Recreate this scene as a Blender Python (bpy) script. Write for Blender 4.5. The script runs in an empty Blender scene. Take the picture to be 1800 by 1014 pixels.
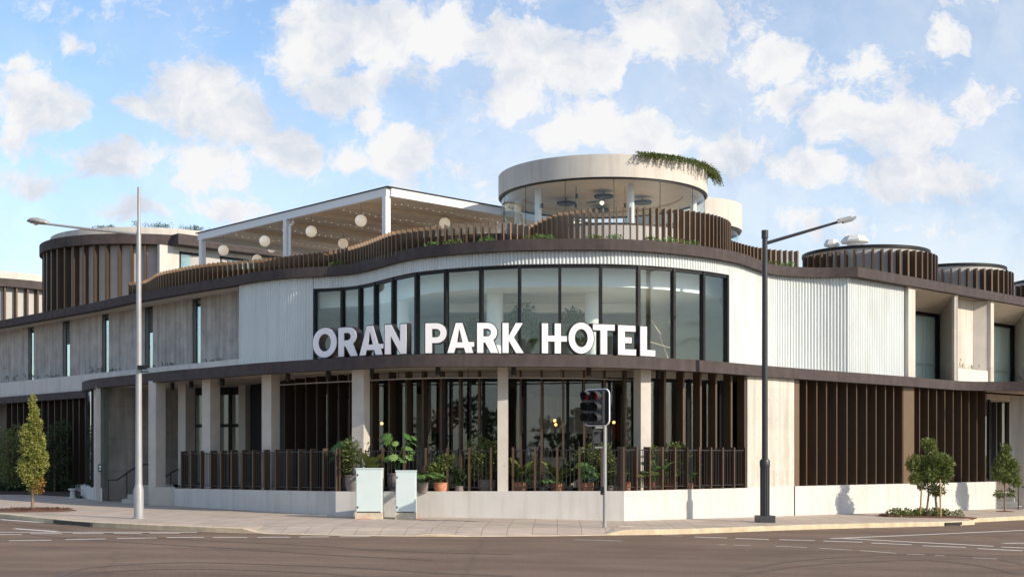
import bpy, bmesh, math, random
from math import radians, sin, cos, pi, sqrt, atan2
from mathutils import Vector, Matrix
random.seed(7)
S = bpy.context.scene
COL = S.collection
F = 2280.0; HZ = 798.0; EYE = 1.8          # focal length, horizon line (photo pixels), eye height

# ------------------------------------------------------------------ camera
cd = bpy.data.cameras.new('camera'); cam = bpy.data.objects.new('camera', cd); COL.objects.link(cam)
cam.location = (0, 0, EYE); cam.rotation_euler = (radians(90), 0, 0)
cd.sensor_width = 36; cd.lens = 36 * F / 1800; cd.shift_y = (HZ - 507) / 1800
cd.clip_start = 0.1; cd.clip_end = 5000
S.camera = cam

# ------------------------------------------------------------------ light and sky
SUN_EL = radians(28); SUN_AZ = radians(122)
sd = bpy.data.lights.new('sun', 'SUN'); sun = bpy.data.objects.new('sun', sd); COL.objects.link(sun)
sd.energy = 3.8; sd.angle = radians(0.5); sd.color = (1.0, 0.87, 0.70)
sdir = Vector((sin(SUN_AZ) * cos(SUN_EL), cos(SUN_AZ) * cos(SUN_EL), sin(SUN_EL)))
sun.rotation_euler = sdir.to_track_quat('Z', 'Y').to_euler()
W = bpy.data.worlds.new('World'); S.world = W; W.use_nodes = True
S.view_settings.view_transform = 'Standard'; S.view_settings.look = 'None'
S.view_settings.exposure = 0.52; S.view_settings.gamma = 1; S.view_settings.use_curve_mapping = False


def sky():
    nt = W.node_tree; N = nt.nodes; L = nt.links
    for n in list(N): N.remove(n)
    out = N.new('ShaderNodeOutputWorld'); bg = N.new('ShaderNodeBackground'); L.new(bg.outputs[0], out.inputs[0])
    st = N.new('ShaderNodeTexSky'); st.sky_type = 'NISHITA'; st.sun_disc = False
    st.sun_elevation = SUN_EL; st.sun_rotation = SUN_AZ; st.air_density = 1.0; st.dust_density = 0.6; st.ozone_density = 2.2
    tc = N.new('ShaderNodeTexCoord'); sep = N.new('ShaderNodeSeparateXYZ'); L.new(tc.outputs['Generated'], sep.inputs[0])

    def M(op, a, b=None, c=None, clamp=False):
        m = N.new('ShaderNodeMath'); m.operation = op; m.use_clamp = clamp
        for i, x in enumerate((a, b, c)):
            if x is None: continue
            if hasattr(x, 'links'): L.new(x, m.inputs[i])
            else: m.inputs[i].default_value = x
        return m.outputs[0]
    ay = M('MAXIMUM', M('ABSOLUTE', sep.outputs[1]), 0.22)
    u = M('DIVIDE', sep.outputs[0], ay); v = M('DIVIDE', sep.outputs[2], ay)
    cmb = N.new('ShaderNodeCombineXYZ'); L.new(u, cmb.inputs[0]); L.new(v, cmb.inputs[1])
    L.new(M('MULTIPLY', sep.outputs[1], 0.15), cmb.inputs[2])

    def noise(scale, det, rough, vec, w=0):
        n = N.new('ShaderNodeTexNoise'); n.inputs['Scale'].default_value = scale; n.inputs['Detail'].default_value = det
        n.inputs['Roughness'].default_value = rough; L.new(vec, n.inputs['Vector']); return n
    wn = noise(9, 5, .6, cmb.outputs[0])
    sb = N.new('ShaderNodeVectorMath'); sb.operation = 'SUBTRACT'; L.new(wn.outputs['Color'], sb.inputs[0]); sb.inputs[1].default_value = (.5, .5, .5)
    sc = N.new('ShaderNodeVectorMath'); sc.operation = 'MULTIPLY'; L.new(sb.outputs[0], sc.inputs[0]); sc.inputs[1].default_value = (.075, .05, 0)
    wp = N.new('ShaderNodeVectorMath'); wp.operation = 'ADD'; L.new(cmb.outputs[0], wp.inputs[0]); L.new(sc.outputs[0], wp.inputs[1])
    blobs = [(545, 70, 95, 75, 1), (660, 60, 105, 62, 1), (610, 150, 95, 45, .8), (650, 205, 60, 30, .5), (790, 62, 80, 52, .9), (905, 88, 75, 62, 1), (1000, 115, 115, 68, 1), (930, 180, 90, 36, .6),
             (330, 165, 95, 72, 1), (420, 205, 90, 62, 1), (500, 262, 60, 42, .9), (250, 190, 80, 32, .7), (600, 268, 60, 34, .8), (700, 258, 66, 46, 1),
             (60, 180, 100, 62, 1), (30, 240, 60, 50, .8), (35, 110, 60, 16, .6), (142, 76, 34, 24, .55), (200, 292, 110, 42, .9), (370, 305, 100, 55, .9), (420, 365, 110, 36, .6), (60, 335, 100, 34, .6), (190, 372, 110, 26, .5),
             (1180, 55, 150, 80, .75), (1345, 108, 70, 42, .9), (1010, 225, 90, 48, .8), (1130, 245, 90, 42, .8), (1270, 275, 100, 50, .75), (1480, 215, 90, 80, .8), (1590, 230, 120, 80, .85), (1430, 310, 150, 50, .7), (1620, 320, 160, 60, .7), (1660, 65, 50, 34, .75),
             (1740, 180, 90, 60, .6), (1510, 120, 90, 45, .55), (1000, 380, 300, 40, .4), (1560, 400, 300, 40, .5), (1380, 180, 60, 50, .6)]
    acc = None
    for (px, py, rx, ry, s) in blobs:
        a = N.new('ShaderNodeVectorMath'); a.operation = 'SUBTRACT'; L.new(wp.outputs[0], a.inputs[0]); a.inputs[1].default_value = ((px - 900) / F, (HZ - py) / F, 0)
        b = N.new('ShaderNodeVectorMath'); b.operation = 'MULTIPLY'; L.new(a.outputs[0], b.inputs[0]); b.inputs[1].default_value = (F / rx / 1.32, F / ry / 1.32, 0)
        c = N.new('ShaderNodeVectorMath'); c.operation = 'LENGTH'; L.new(b.outputs[0], c.inputs[0])
        d = M('MULTIPLY', M('SUBTRACT', 1.0, c.outputs['Value'], clamp=True), s)
        acc = d if acc is None else M('SMOOTH_MAX', acc, d, .12)
    fn = noise(30, 12, .68, wp.outputs[0]); wide = noise(3.2, 6, .55, cmb.outputs[0])
    dens = M('ADD', acc, M('MULTIPLY', M('SUBTRACT', fn.outputs[0], .5), 1.7))
    # away from the view the same kind of cloud comes from noise alone
    dens = M('ADD', dens, M('MULTIPLY', M('SUBTRACT', wide.outputs[0], .52), .55))
    mr = N.new('ShaderNodeMapRange'); mr.interpolation_type = 'SMOOTHSTEP'; L.new(dens, mr.inputs[0])
    mr.inputs[1].default_value = .06; mr.inputs[2].default_value = .50
    # thin veil, thicker towards the horizon
    veil = noise(5.5, 8, .65, wp.outputs[0])
    vh = N.new('ShaderNodeMapRange'); L.new(v, vh.inputs[0]); vh.inputs[1].default_value = .34; vh.inputs[2].default_value = .02; vh.inputs[3].default_value = .0; vh.inputs[4].default_value = .62
    ur = N.new('ShaderNodeMapRange'); L.new(u, ur.inputs[0]); ur.inputs[1].default_value = -.1; ur.inputs[2].default_value = .3; ur.inputs[3].default_value = .12; ur.inputs[4].default_value = .42
    vl = M('ADD', M('ADD', vh.outputs[0], ur.outputs[0]), M('MULTIPLY', M('SUBTRACT', veil.outputs[0], .5), 1.5), clamp=True)
    mask = M('MAXIMUM', mr.outputs[0], M('MULTIPLY', vl, .8))
    # cloud tone: a little greyer underneath and in the thick parts
    tone = noise(17, 9, .62, wp.outputs[0])
    cr = N.new('ShaderNodeValToRGB'); L.new(tone.outputs[0], cr.inputs[0])
    cr.color_ramp.elements[0].position = .34; cr.color_ramp.elements[0].color = (.46, .50, .57, 1)
    cr.color_ramp.elements[1].position = .56; cr.color_ramp.elements[1].color = (.655, .655, .66, 1)
    k = N.new('ShaderNodeVectorMath'); k.operation = 'SCALE'; k.inputs['Scale'].default_value = .15; L.new(st.outputs[0], k.inputs[0])
    mix = N.new('ShaderNodeMix'); mix.data_type = 'RGBA'; L.new(mask, mix.inputs[0]); L.new(k.outputs[0], mix.inputs[6]); L.new(cr.outputs[0], mix.inputs[7])
    L.new(mix.outputs[2], bg.inputs[0]); bg.inputs[1].default_value = 1.0
sky()

# ------------------------------------------------------------------ materials
def mat(name, color, rough=.7, metal=0, var=0, vscale=3, bump=0, bscale=40, dark=None, spec=.5, zstretch=1, extra=None):
    m = bpy.data.materials.new(name); m.use_nodes = True
    nt = m.node_tree; N = nt.nodes; L = nt.links; b = N['Principled BSDF']
    b.inputs['Roughness'].default_value = rough; b.inputs['Metallic'].default_value = metal
    b.inputs['Specular IOR Level'].default_value = spec
    b.inputs['Base Color'].default_value = (*color, 1)
    tc = N.new('ShaderNodeTexCoord'); mp = N.new('ShaderNodeMapping'); L.new(tc.outputs['Object'], mp.inputs[0]); mp.inputs['Scale'].default_value = (1, 1, zstretch)
    col = None
    if var:
        n = N.new('ShaderNodeTexNoise'); n.inputs['Scale'].default_value = vscale; n.inputs['Detail'].default_value = 8; n.inputs['Roughness'].default_value = .62
        L.new(mp.outputs[0], n.inputs['Vector'])
        r = N.new('ShaderNodeValToRGB'); L.new(n.outputs[0], r.inputs[0])
        d = dark or tuple(c * (1 - var) for c in color); e = tuple(min(1, c * (1 + var * .6)) for c in color)
        r.color_ramp.elements[0].position = .32; r.color_ramp.elements[0].color = (*d, 1)
        r.color_ramp.elements[1].position = .68; r.color_ramp.elements[1].color = (*e, 1)
        col = r.outputs[0]; L.new(col, b.inputs['Base Color'])
    if bump:
        n2 = N.new('ShaderNodeTexNoise'); n2.inputs['Scale'].default_value = bscale; n2.inputs['Detail'].default_value = 6
        L.new(mp.outputs[0], n2.inputs['Vector'])
        bp = N.new('ShaderNodeBump'); bp.inputs['Strength'].default_value = bump; bp.inputs['Distance'].default_value = .02
        L.new(n2.outputs[0], bp.inputs['Height']); L.new(bp.outputs[0], b.inputs['Normal'])
    if extra: extra(m, N, L, b, col, tc)
    return m


def mul_layer(N, L, b, col, fac, color):
    mx = N.new('ShaderNodeMix'); mx.data_type = 'RGBA'; mx.blend_type = 'MULTIPLY'
    L.new(fac, mx.inputs[0]); L.new(col, mx.inputs[6]); mx.inputs[7].default_value = (*color, 1)
    L.new(mx.outputs[2], b.inputs['Base Color']); return mx.outputs[2]


def board_extra(angle, bw, rh, dark, mortar=.012):
    def f(m, N, L, b, col, tc):
        # brick texture laid along the wall: x along the wall, y = height
        s = N.new('ShaderNodeVectorRotate'); s.rotation_type = 'Z_AXIS'; s.inputs['Angle'].default_value = angle; L.new(tc.outputs['Object'], s.inputs['Vector'])
        sp = N.new('ShaderNodeSeparateXYZ'); L.new(s.outputs[0], sp.inputs[0]); cb = N.new('ShaderNodeCombineXYZ')
        L.new(sp.outputs[0], cb.inputs[0]); L.new(sp.outputs[2], cb.inputs[1])
        br = N.new('ShaderNodeTexBrick'); br.offset = 0; L.new(cb.outputs[0], br.inputs['Vector'])
        br.inputs['Scale'].default_value = 1; br.inputs['Brick Width'].default_value = bw; br.inputs['Row Height'].default_value = rh
        br.inputs['Mortar Size'].default_value = mortar; br.inputs['Mortar Smooth'].default_value = .3
        br.inputs['Color1'].default_value = (1, 1, 1, 1); br.inputs['Color2'].default_value = (.86, .86, .86, 1); br.inputs['Mortar'].default_value = (dark, dark, dark, 1)
        mx = N.new('ShaderNodeMix'); mx.data_type = 'RGBA'; mx.blend_type = 'MULTIPLY'; mx.inputs[0].default_value = 1
        L.new(col, mx.inputs[6]); L.new(br.outputs[0], mx.inputs[7]); c2 = mx.outputs[2]
        st = N.new('ShaderNodeTexNoise'); mp2 = N.new('ShaderNodeMapping'); mp2.inputs['Scale'].default_value = (3.5, 3.5, .25); L.new(s.outputs[0], mp2.inputs[0]); L.new(mp2.outputs[0], st.inputs['Vector'])
        st.inputs['Scale'].default_value = 1.2; st.inputs['Detail'].default_value = 6
        rr = N.new('ShaderNodeValToRGB'); L.new(st.outputs[0], rr.inputs[0]); rr.color_ramp.elements[0].position = .35; rr.color_ramp.elements[0].color = (.74, .73, .72, 1); rr.color_ramp.elements[1].position = .6; rr.color_ramp.elements[1].color = (1, 1, 1, 1)
        mx2 = N.new('ShaderNodeMix'); mx2.data_type = 'RGBA'; mx2.blend_type = 'MULTIPLY'; mx2.inputs[0].default_value = 1
        L.new(c2, mx2.inputs[6]); L.new(rr.outputs[0], mx2.inputs[7]); L.new(mx2.outputs[2], b.inputs['Base Color'])
    return f


def streak_extra(lo, fl=.55):
    def f(m, N, L, b, col, tc):
        mp = N.new('ShaderNodeMapping'); mp.inputs['Scale'].default_value = (2.6, 2.6, .22); L.new(tc.outputs['Object'], mp.inputs[0])
        n = N.new('ShaderNodeTexNoise'); n.inputs['Scale'].default_value = 1.6; n.inputs['Detail'].default_value = 9; n.inputs['Roughness'].default_value = .65; L.new(mp.outputs[0], n.inputs['Vector'])
        r = N.new('ShaderNodeValToRGB'); L.new(n.outputs[0], r.inputs[0]); r.color_ramp.elements[0].position = .33; r.color_ramp.elements[0].color = (lo, lo * .985, lo * .96, 1); r.color_ramp.elements[1].position = fl; r.color_ramp.elements[1].color = (1, 1, 1, 1)
        mx = N.new('ShaderNodeMix'); mx.data_type = 'RGBA'; mx.blend_type = 'MULTIPLY'; mx.inputs[0].default_value = 1; L.new(col, mx.inputs[6]); L.new(r.outputs[0], mx.inputs[7]); L.new(mx.outputs[2], b.inputs['Base Color'])
    return f


MT = {}
MT['render'] = mat('painted_render', (.56, .545, .52), .75, var=.05, vscale=1.3, bump=.1, bscale=60, extra=streak_extra(.86))
MT['concrete'] = mat('board_marked_concrete', (.50, .475, .44), .85, var=.24, vscale=1.6, bump=.15, bscale=50, extra=board_extra(radians(46.8), .30, 40, .72))
MT['concrete_smooth'] = mat('formed_concrete', (.50, .47, .42), .85, var=.12, vscale=1.8, bump=.15, bscale=40)
MT['concrete_wall'] = mat('panel_concrete', (.60, .56, .51), .85, var=.22, vscale=1.5, bump=.15, bscale=40, extra=board_extra(radians(-8), 2.4, 1.2, .72, .012))
MT['concrete_pale'] = mat('pale_panel_concrete', (.63, .59, .52), .85, var=.07, vscale=1.5, bump=.1, bscale=40, extra=board_extra(radians(-43.5), 1.25, 1.3, .9, .006))
MT['soffit'] = mat('soffit_concrete', (.52, .46, .38), .9, var=.12, vscale=1.5)
MT['clad'] = mat('white_corrugated_steel', (.58, .63, .635), .42, var=.04, vscale=.8, extra=streak_extra(.88))
MT['fascia'] = mat('dark_zinc_fascia', (.076, .062, .062), .8, var=.2, vscale=3.5, bump=.05, spec=.2, extra=streak_extra(.8))
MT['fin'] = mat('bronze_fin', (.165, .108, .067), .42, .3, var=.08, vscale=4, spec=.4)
MT['finlow'] = mat('shaded_bronze_fin', (.095, .062, .040), .42, .25, var=.08, vscale=4, spec=.4)  # darker copy of the fin bronze, with the shade between blades in its colour
MT['findark'] = mat('deep_shade_bronze_fin', (.05, .034, .025), .5, .2, var=.1, vscale=4, spec=.35)  # darkest copy of the fin bronze; shade of the left side painted in
MT['black'] = mat('black_metal', (.012, .012, .014), .5)
MT['frame'] = mat('charcoal_frame', (.012, .013, .015), .5, spec=.25)
MT['pole_black'] = mat('black_painted_steel', (.03, .033, .037), .42, var=.15, vscale=5)
MT['galv'] = mat('galvanised_steel', (.34, .345, .35), .45, metal=.25, var=.14, vscale=8, zstretch=.3)
MT['white'] = mat('white_paint', (.80, .80, .79), .5, var=.02, vscale=3)
MT['drum'] = mat('pale_roof_render', (.56, .53, .48), .8, var=.07, vscale=.9, bump=.05, extra=streak_extra(.84))
MT['grey_panel'] = mat('grey_panel', (.43, .42, .41), .75, var=.08, vscale=2)
MT['timber'] = mat('timber_ceiling', (.72, .57, .42), .6, var=.08, vscale=3)
MT['louvre'] = mat('tan_roof_slats', (.86, .71, .55), .6, var=.05, vscale=3)
MT['interior'] = mat('interior_plaster', (.62, .61, .57), .8, var=.05, vscale=1)
MT['interior_white'] = mat('interior_white', (.86, .87, .85), .7)
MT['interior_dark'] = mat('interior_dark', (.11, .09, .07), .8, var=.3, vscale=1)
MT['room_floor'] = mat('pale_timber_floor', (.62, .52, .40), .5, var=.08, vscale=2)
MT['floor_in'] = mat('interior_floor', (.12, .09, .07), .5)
MT['letter'] = mat('white_acrylic', (.86, .84, .86), .35)
MT['cab'] = mat('pale_green_cabinet_paint', (.56, .655, .65), .45, var=.04, vscale=2.5)
MT['cabbase'] = mat('cabinet_concrete', (.55, .47, .36), .9, var=.2, vscale=8)
MT['terra'] = mat('terracotta', (.52, .23, .13), .8, var=.2, vscale=9)
MT['pot_grey'] = mat('grey_pot', (.20, .17, .15), .8, var=.2, vscale=9)
MT['soil'] = mat('soil', (.06, .035, .025), .95, var=.4, vscale=30, bump=.6, bscale=60)
MT['mulch'] = mat('bark_mulch', (.16, .075, .045), .95, var=.5, vscale=35, bump=1, bscale=70)
MT['bark'] = mat('bark', (.22, .16, .11), .9, var=.3, vscale=18, bump=.5, bscale=50)
MT['stake'] = mat('timber_stake', (.42, .28, .15), .85, var=.2, vscale=12)
MT['kerb'] = mat('kerb_concrete', (.56, .46, .32), .9, var=.22, vscale=3.5, bump=.4, bscale=60)
MT['curtain'] = mat('curtain_fabric', (.86, .90, .86), .9)
MT['mark'] = mat('road_paint', (.68, .66, .63), .8, var=.22, vscale=14)
MT['rubber'] = mat('tyre_mark', (.115, .083, .062), .85, var=.25, vscale=12)
MT['louvreblk'] = mat('vent_louvre', (.06, .062, .066), .5)
MT['vent'] = mat('roof_vent_metal', (.62, .62, .60), .45, var=.04)
MT['garden'] = mat('garden_soil', (.05, .035, .025), .95, var=.4, vscale=20)


def emis(name, c, s, base=(.8, .75, .65)):
    m = bpy.data.materials.new(name); m.use_nodes = True; b = m.node_tree.nodes['Principled BSDF']
    b.inputs['Base Color'].default_value = (*base, 1); b.inputs['Emission Color'].default_value = (*c, 1); b.inputs['Emission Strength'].default_value = s
    return m
MT['globe'] = emis('cream_globe', (1, .84, .62), .22, (.88, .80, .68))
MT['bulb'] = emis('warm_bulb', (1, .84, .62), 1.1)
MT['lampglow'] = emis('pendant_glow', (1, .48, .14), 3)
MT['navy'] = mat('navy_plate', (.02, .03, .07), .4)
MT['orange'] = mat('orange_board', (.6, .27, .06), .6)
MT['redlens'] = mat('red_lens', (.45, .02, .02), .25)
MT['darklens'] = mat('dark_lens', (.02, .018, .015), .25)
MT['redshelf'] = mat('interior_red', (.28, .035, .02), .6)
MT['lumlens'] = mat('luminaire_lens', (.75, .62, .42), .3)


def glass(name, tint, refl=1.0, ior=1.5):
    m = bpy.data.materials.new(name); m.use_nodes = True; nt = m.node_tree; N = nt.nodes; L = nt.links
    for n in list(N): N.remove(n)
    out = N.new('ShaderNodeOutputMaterial'); mx = N.new('ShaderNodeMixShader'); tr = N.new('ShaderNodeBsdfTransparent'); gl = N.new('ShaderNodeBsdfGlossy')
    tr.inputs[0].default_value = (*tint, 1); gl.inputs['Roughness'].default_value = .015; gl.inputs[0].default_value = (.93, 1, 1, 1)
    # Schlick reflectance that treats both sides of the pane alike
    ge = N.new('ShaderNodeNewGeometry'); dt = N.new('ShaderNodeVectorMath'); dt.operation = 'DOT_PRODUCT'; L.new(ge.outputs['Normal'], dt.inputs[0]); L.new(ge.outputs['Incoming'], dt.inputs[1])
    def mm(op, a, b=None):
        q = N.new('ShaderNodeMath'); q.operation = op
        for i, x in enumerate((a, b)):
            if x is None: continue
            if hasattr(x, 'links'): L.new(x, q.inputs[i])
            else: q.inputs[i].default_value = x
        return q.outputs[0]
    sch = mm('ADD', mm('MULTIPLY', mm('POWER', mm('SUBTRACT', 1.0, mm('ABSOLUTE', dt.outputs['Value'])), 5.0), .96), .04)
    mu = N.new('ShaderNodeMath'); mu.operation = 'MULTIPLY'; mu.use_clamp = True; mu.inputs[1].default_value = refl
    tc = N.new('ShaderNodeTexCoord'); nz = N.new('ShaderNodeTexNoise'); nz.inputs['Scale'].default_value = .7; L.new(tc.outputs['Object'], nz.inputs['Vector'])
    bp = N.new('ShaderNodeBump'); bp.inputs['Strength'].default_value = .04; bp.inputs['Distance'].default_value = .05; L.new(nz.outputs[0], bp.inputs['Height']); L.new(bp.outputs[0], gl.inputs['Normal'])
    L.new(sch, mu.inputs[0]); L.new(mu.outputs[0], mx.inputs[0]); L.new(tr.outputs[0], mx.inputs[1]); L.new(gl.outputs[0], mx.inputs[2]); L.new(mx.outputs[0], out.inputs[0])
    return m
MT['glass_up'] = glass('upper_window_glass', (.955, .992, .988), 1.15)
MT['glass_side'] = glass('side_window_glass', (.955, 1.0, .99), .9)
MT['glass_low'] = glass('ground_window_glass', (.84, .85, .82), 1.5)
MT['glass_pav'] = glass('pavilion_glass', (.96, .985, .985), .6)
MT['glass_slot'] = glass('slot_window_glass', (.72, .84, .85), 4)


def leafmat(name, c1, c2, tr=.3):
    m = bpy.data.materials.new(name); m.use_nodes = True; nt = m.node_tree; N = nt.nodes; L = nt.links; b = N['Principled BSDF']
    g = N.new('ShaderNodeNewGeometry'); r = N.new('ShaderNodeValToRGB'); L.new(g.outputs['Random Per Island'], r.inputs[0])
    r.color_ramp.elements[0].color = (*c1, 1); r.color_ramp.elements[1].color = (*c2, 1)
    L.new(r.outputs[0], b.inputs['Base Color']); b.inputs['Roughness'].default_value = .5
    t = N.new('ShaderNodeBsdfTranslucent'); L.new(r.outputs[0], t.inputs[0]); mx = N.new('ShaderNodeMixShader'); mx.inputs[0].default_value = tr
    L.new(b.outputs[0], mx.inputs[1]); L.new(t.outputs[0], mx.inputs[2]); L.new(mx.outputs[0], N['Material Output'].inputs[0]); return m
MT['leaf_yellow'] = leafmat('yellow_green_leaf', (.10, .15, .028), (.42, .40, .09))
MT['leaf_green'] = leafmat('green_leaf', (.06, .10, .025), (.23, .27, .07))
MT['leaf_dark'] = leafmat('dark_leaf', (.028, .055, .02), (.09, .13, .045))
MT['leaf_bright'] = leafmat('bright_leaf', (.06, .17, .04), (.22, .36, .11))
MT['leaf_orange'] = leafmat('orange_leaf', (.30, .12, .03), (.40, .22, .05))


def asphalt_extra(m, N, L, b, col, tc):
    n = N.new('ShaderNodeTexNoise'); n.inputs['Scale'].default_value = 28; n.inputs['Detail'].default_value = 8; n.inputs['Roughness'].default_value = .75; L.new(tc.outputs['Object'], n.inputs['Vector'])
    r = N.new('ShaderNodeValToRGB'); L.new(n.outputs[0], r.inputs[0]); r.color_ramp.elements[0].position = .35; r.color_ramp.elements[0].color = (.70, .70, .70, 1); r.color_ramp.elements[1].position = .68; r.color_ramp.elements[1].color = (1.35, 1.33, 1.3, 1)
    mx = N.new('ShaderNodeMix'); mx.data_type = 'RGBA'; mx.blend_type = 'MULTIPLY'; mx.inputs[0].default_value = 1; L.new(col, mx.inputs[6]); L.new(r.outputs[0], mx.inputs[7])
    # streaks worn by traffic, running across
    mp = N.new('ShaderNodeMapping'); mp.inputs['Scale'].default_value = (.06, .9, 1); L.new(tc.outputs['Object'], mp.inputs[0])
    n2 = N.new('ShaderNodeTexNoise'); n2.inputs['Scale'].default_value = 1.3; n2.inputs['Detail'].default_value = 6; n2.inputs['Distortion'].default_value = .4; L.new(mp.outputs[0], n2.inputs['Vector'])
    r2 = N.new('ShaderNodeValToRGB'); L.new(n2.outputs[0], r2.inputs[0]); r2.color_ramp.elements[0].position = .33; r2.color_ramp.elements[0].color = (.80, .78, .77, 1); r2.color_ramp.elements[1].position = .6; r2.color_ramp.elements[1].color = (1.08, 1.05, 1.03, 1)
    mx2 = N.new('ShaderNodeMix'); mx2.data_type = 'RGBA'; mx2.blend_type = 'MULTIPLY'; mx2.inputs[0].default_value = 1; L.new(mx.outputs[2], mx2.inputs[6]); L.new(r2.outputs[0], mx2.inputs[7])
    n3 = N.new('ShaderNodeTexNoise'); n3.inputs['Scale'].default_value = 7; n3.inputs['Detail'].default_value = 9; n3.inputs['Roughness'].default_value = .85; L.new(tc.outputs['Object'], n3.inputs['Vector'])
    r3 = N.new('ShaderNodeValToRGB'); L.new(n3.outputs[0], r3.inputs[0]); r3.color_ramp.elements[0].position = .62; r3.color_ramp.elements[0].color = (1, 1, 1, 1); r3.color_ramp.elements[1].position = .70; r3.color_ramp.elements[1].color = (1.9, 1.85, 1.75, 1)
    e0 = r3.color_ramp.elements.new(.34); e0.color = (.72, .70, .68, 1); e1 = r3.color_ramp.elements.new(.42); e1.color = (1, 1, 1, 1)
    mx3 = N.new('ShaderNodeMix'); mx3.data_type = 'RGBA'; mx3.blend_type = 'MULTIPLY'; mx3.inputs[0].default_value = 1; L.new(mx2.outputs[2], mx3.inputs[6]); L.new(r3.outputs[0], mx3.inputs[7])
    # long cracks
    vo = N.new('ShaderNodeTexVoronoi'); vo.feature = 'DISTANCE_TO_EDGE'; vo.inputs['Scale'].default_value = .13; wn = N.new('ShaderNodeTexNoise'); wn.inputs['Scale'].default_value = 1.2; wn.inputs['Detail'].default_value = 6; L.new(tc.outputs['Object'], wn.inputs['Vector'])
    av = N.new('ShaderNodeMix'); av.data_type = 'VECTOR'; av.inputs[0].default_value = .25; L.new(tc.outputs['Object'], av.inputs[4]); L.new(wn.outputs['Color'], av.inputs[5]); L.new(av.outputs[1], vo.inputs['Vector'])
    r4 = N.new('ShaderNodeValToRGB'); L.new(vo.outputs['Distance'], r4.inputs[0]); r4.color_ramp.elements[0].position = .0; r4.color_ramp.elements[0].color = (.85, .84, .83, 1); r4.color_ramp.elements[1].position = .006; r4.color_ramp.elements[1].color = (1, 1, 1, 1)
    mx4 = N.new('ShaderNodeMix'); mx4.data_type = 'RGBA'; mx4.blend_type = 'MULTIPLY'; mx4.inputs[0].default_value = 1; L.new(mx3.outputs[2], mx4.inputs[6]); L.new(r4.outputs[0], mx4.inputs[7])
    L.new(mx4.outputs[2], b.inputs['Base Color'])
MT['asphalt'] = mat('asphalt', (.175, .126, .094), .85, var=.18, vscale=.5, bump=.5, bscale=70, extra=asphalt_extra, spec=.3)


def paver_extra(m, N, L, b, col, tc):
    br = N.new('ShaderNodeTexBrick'); mp = N.new('ShaderNodeMapping'); mp.inputs['Rotation'].default_value = (0, 0, radians(2)); L.new(tc.outputs['Object'], mp.inputs[0]); L.new(mp.outputs[0], br.inputs['Vector'])
    br.offset = 0.0; br.inputs['Scale'].default_value = 1; br.inputs['Brick Width'].default_value = .6; br.inputs['Row Height'].default_value = .4; br.inputs['Mortar Size'].default_value = .009
    br.inputs['Color1'].default_value = (1, 1, 1, 1); br.inputs['Color2'].default_value = (.86, .85, .85, 1); br.inputs['Mortar'].default_value = (.5, .46, .42, 1)
    mx = N.new('ShaderNodeMix'); mx.data_type = 'RGBA'; mx.blend_type = 'MULTIPLY'; mx.inputs[0].default_value = 1; L.new(col, mx.inputs[6]); L.new(br.outputs[0], mx.inputs[7])
    L.new(mx.outputs[2], b.inputs['Base Color'])
MT['paver'] = mat('footpath_pavers', (.46, .385, .32), .85, var=.16, vscale=1.1, bump=.2, bscale=60, extra=paver_extra)
MT['grass'] = mat('far_grass', (.10, .10, .04), .95, var=.3, vscale=.2)

# ------------------------------------------------------------------ object helpers
def link(name, me, parent=None, mats=()):
    o = bpy.data.objects.new(name, me); COL.objects.link(o)
    for m in mats: me.materials.append(m)
    if parent: o.parent = parent
    return o


def tag(o, label=None, cat=None, group=None, kind=None):
    if label: o['label'] = label
    if cat: o['category'] = cat
    if group: o['group'] = group
    if kind: o['kind'] = kind
    return o


def thing(name, label, cat, group=None, loc=(0, 0, 0)):
    o = bpy.data.objects.new(name, None); COL.objects.link(o); o.location = loc; o.empty_display_size = .2
    return tag(o, label, cat, group)


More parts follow.
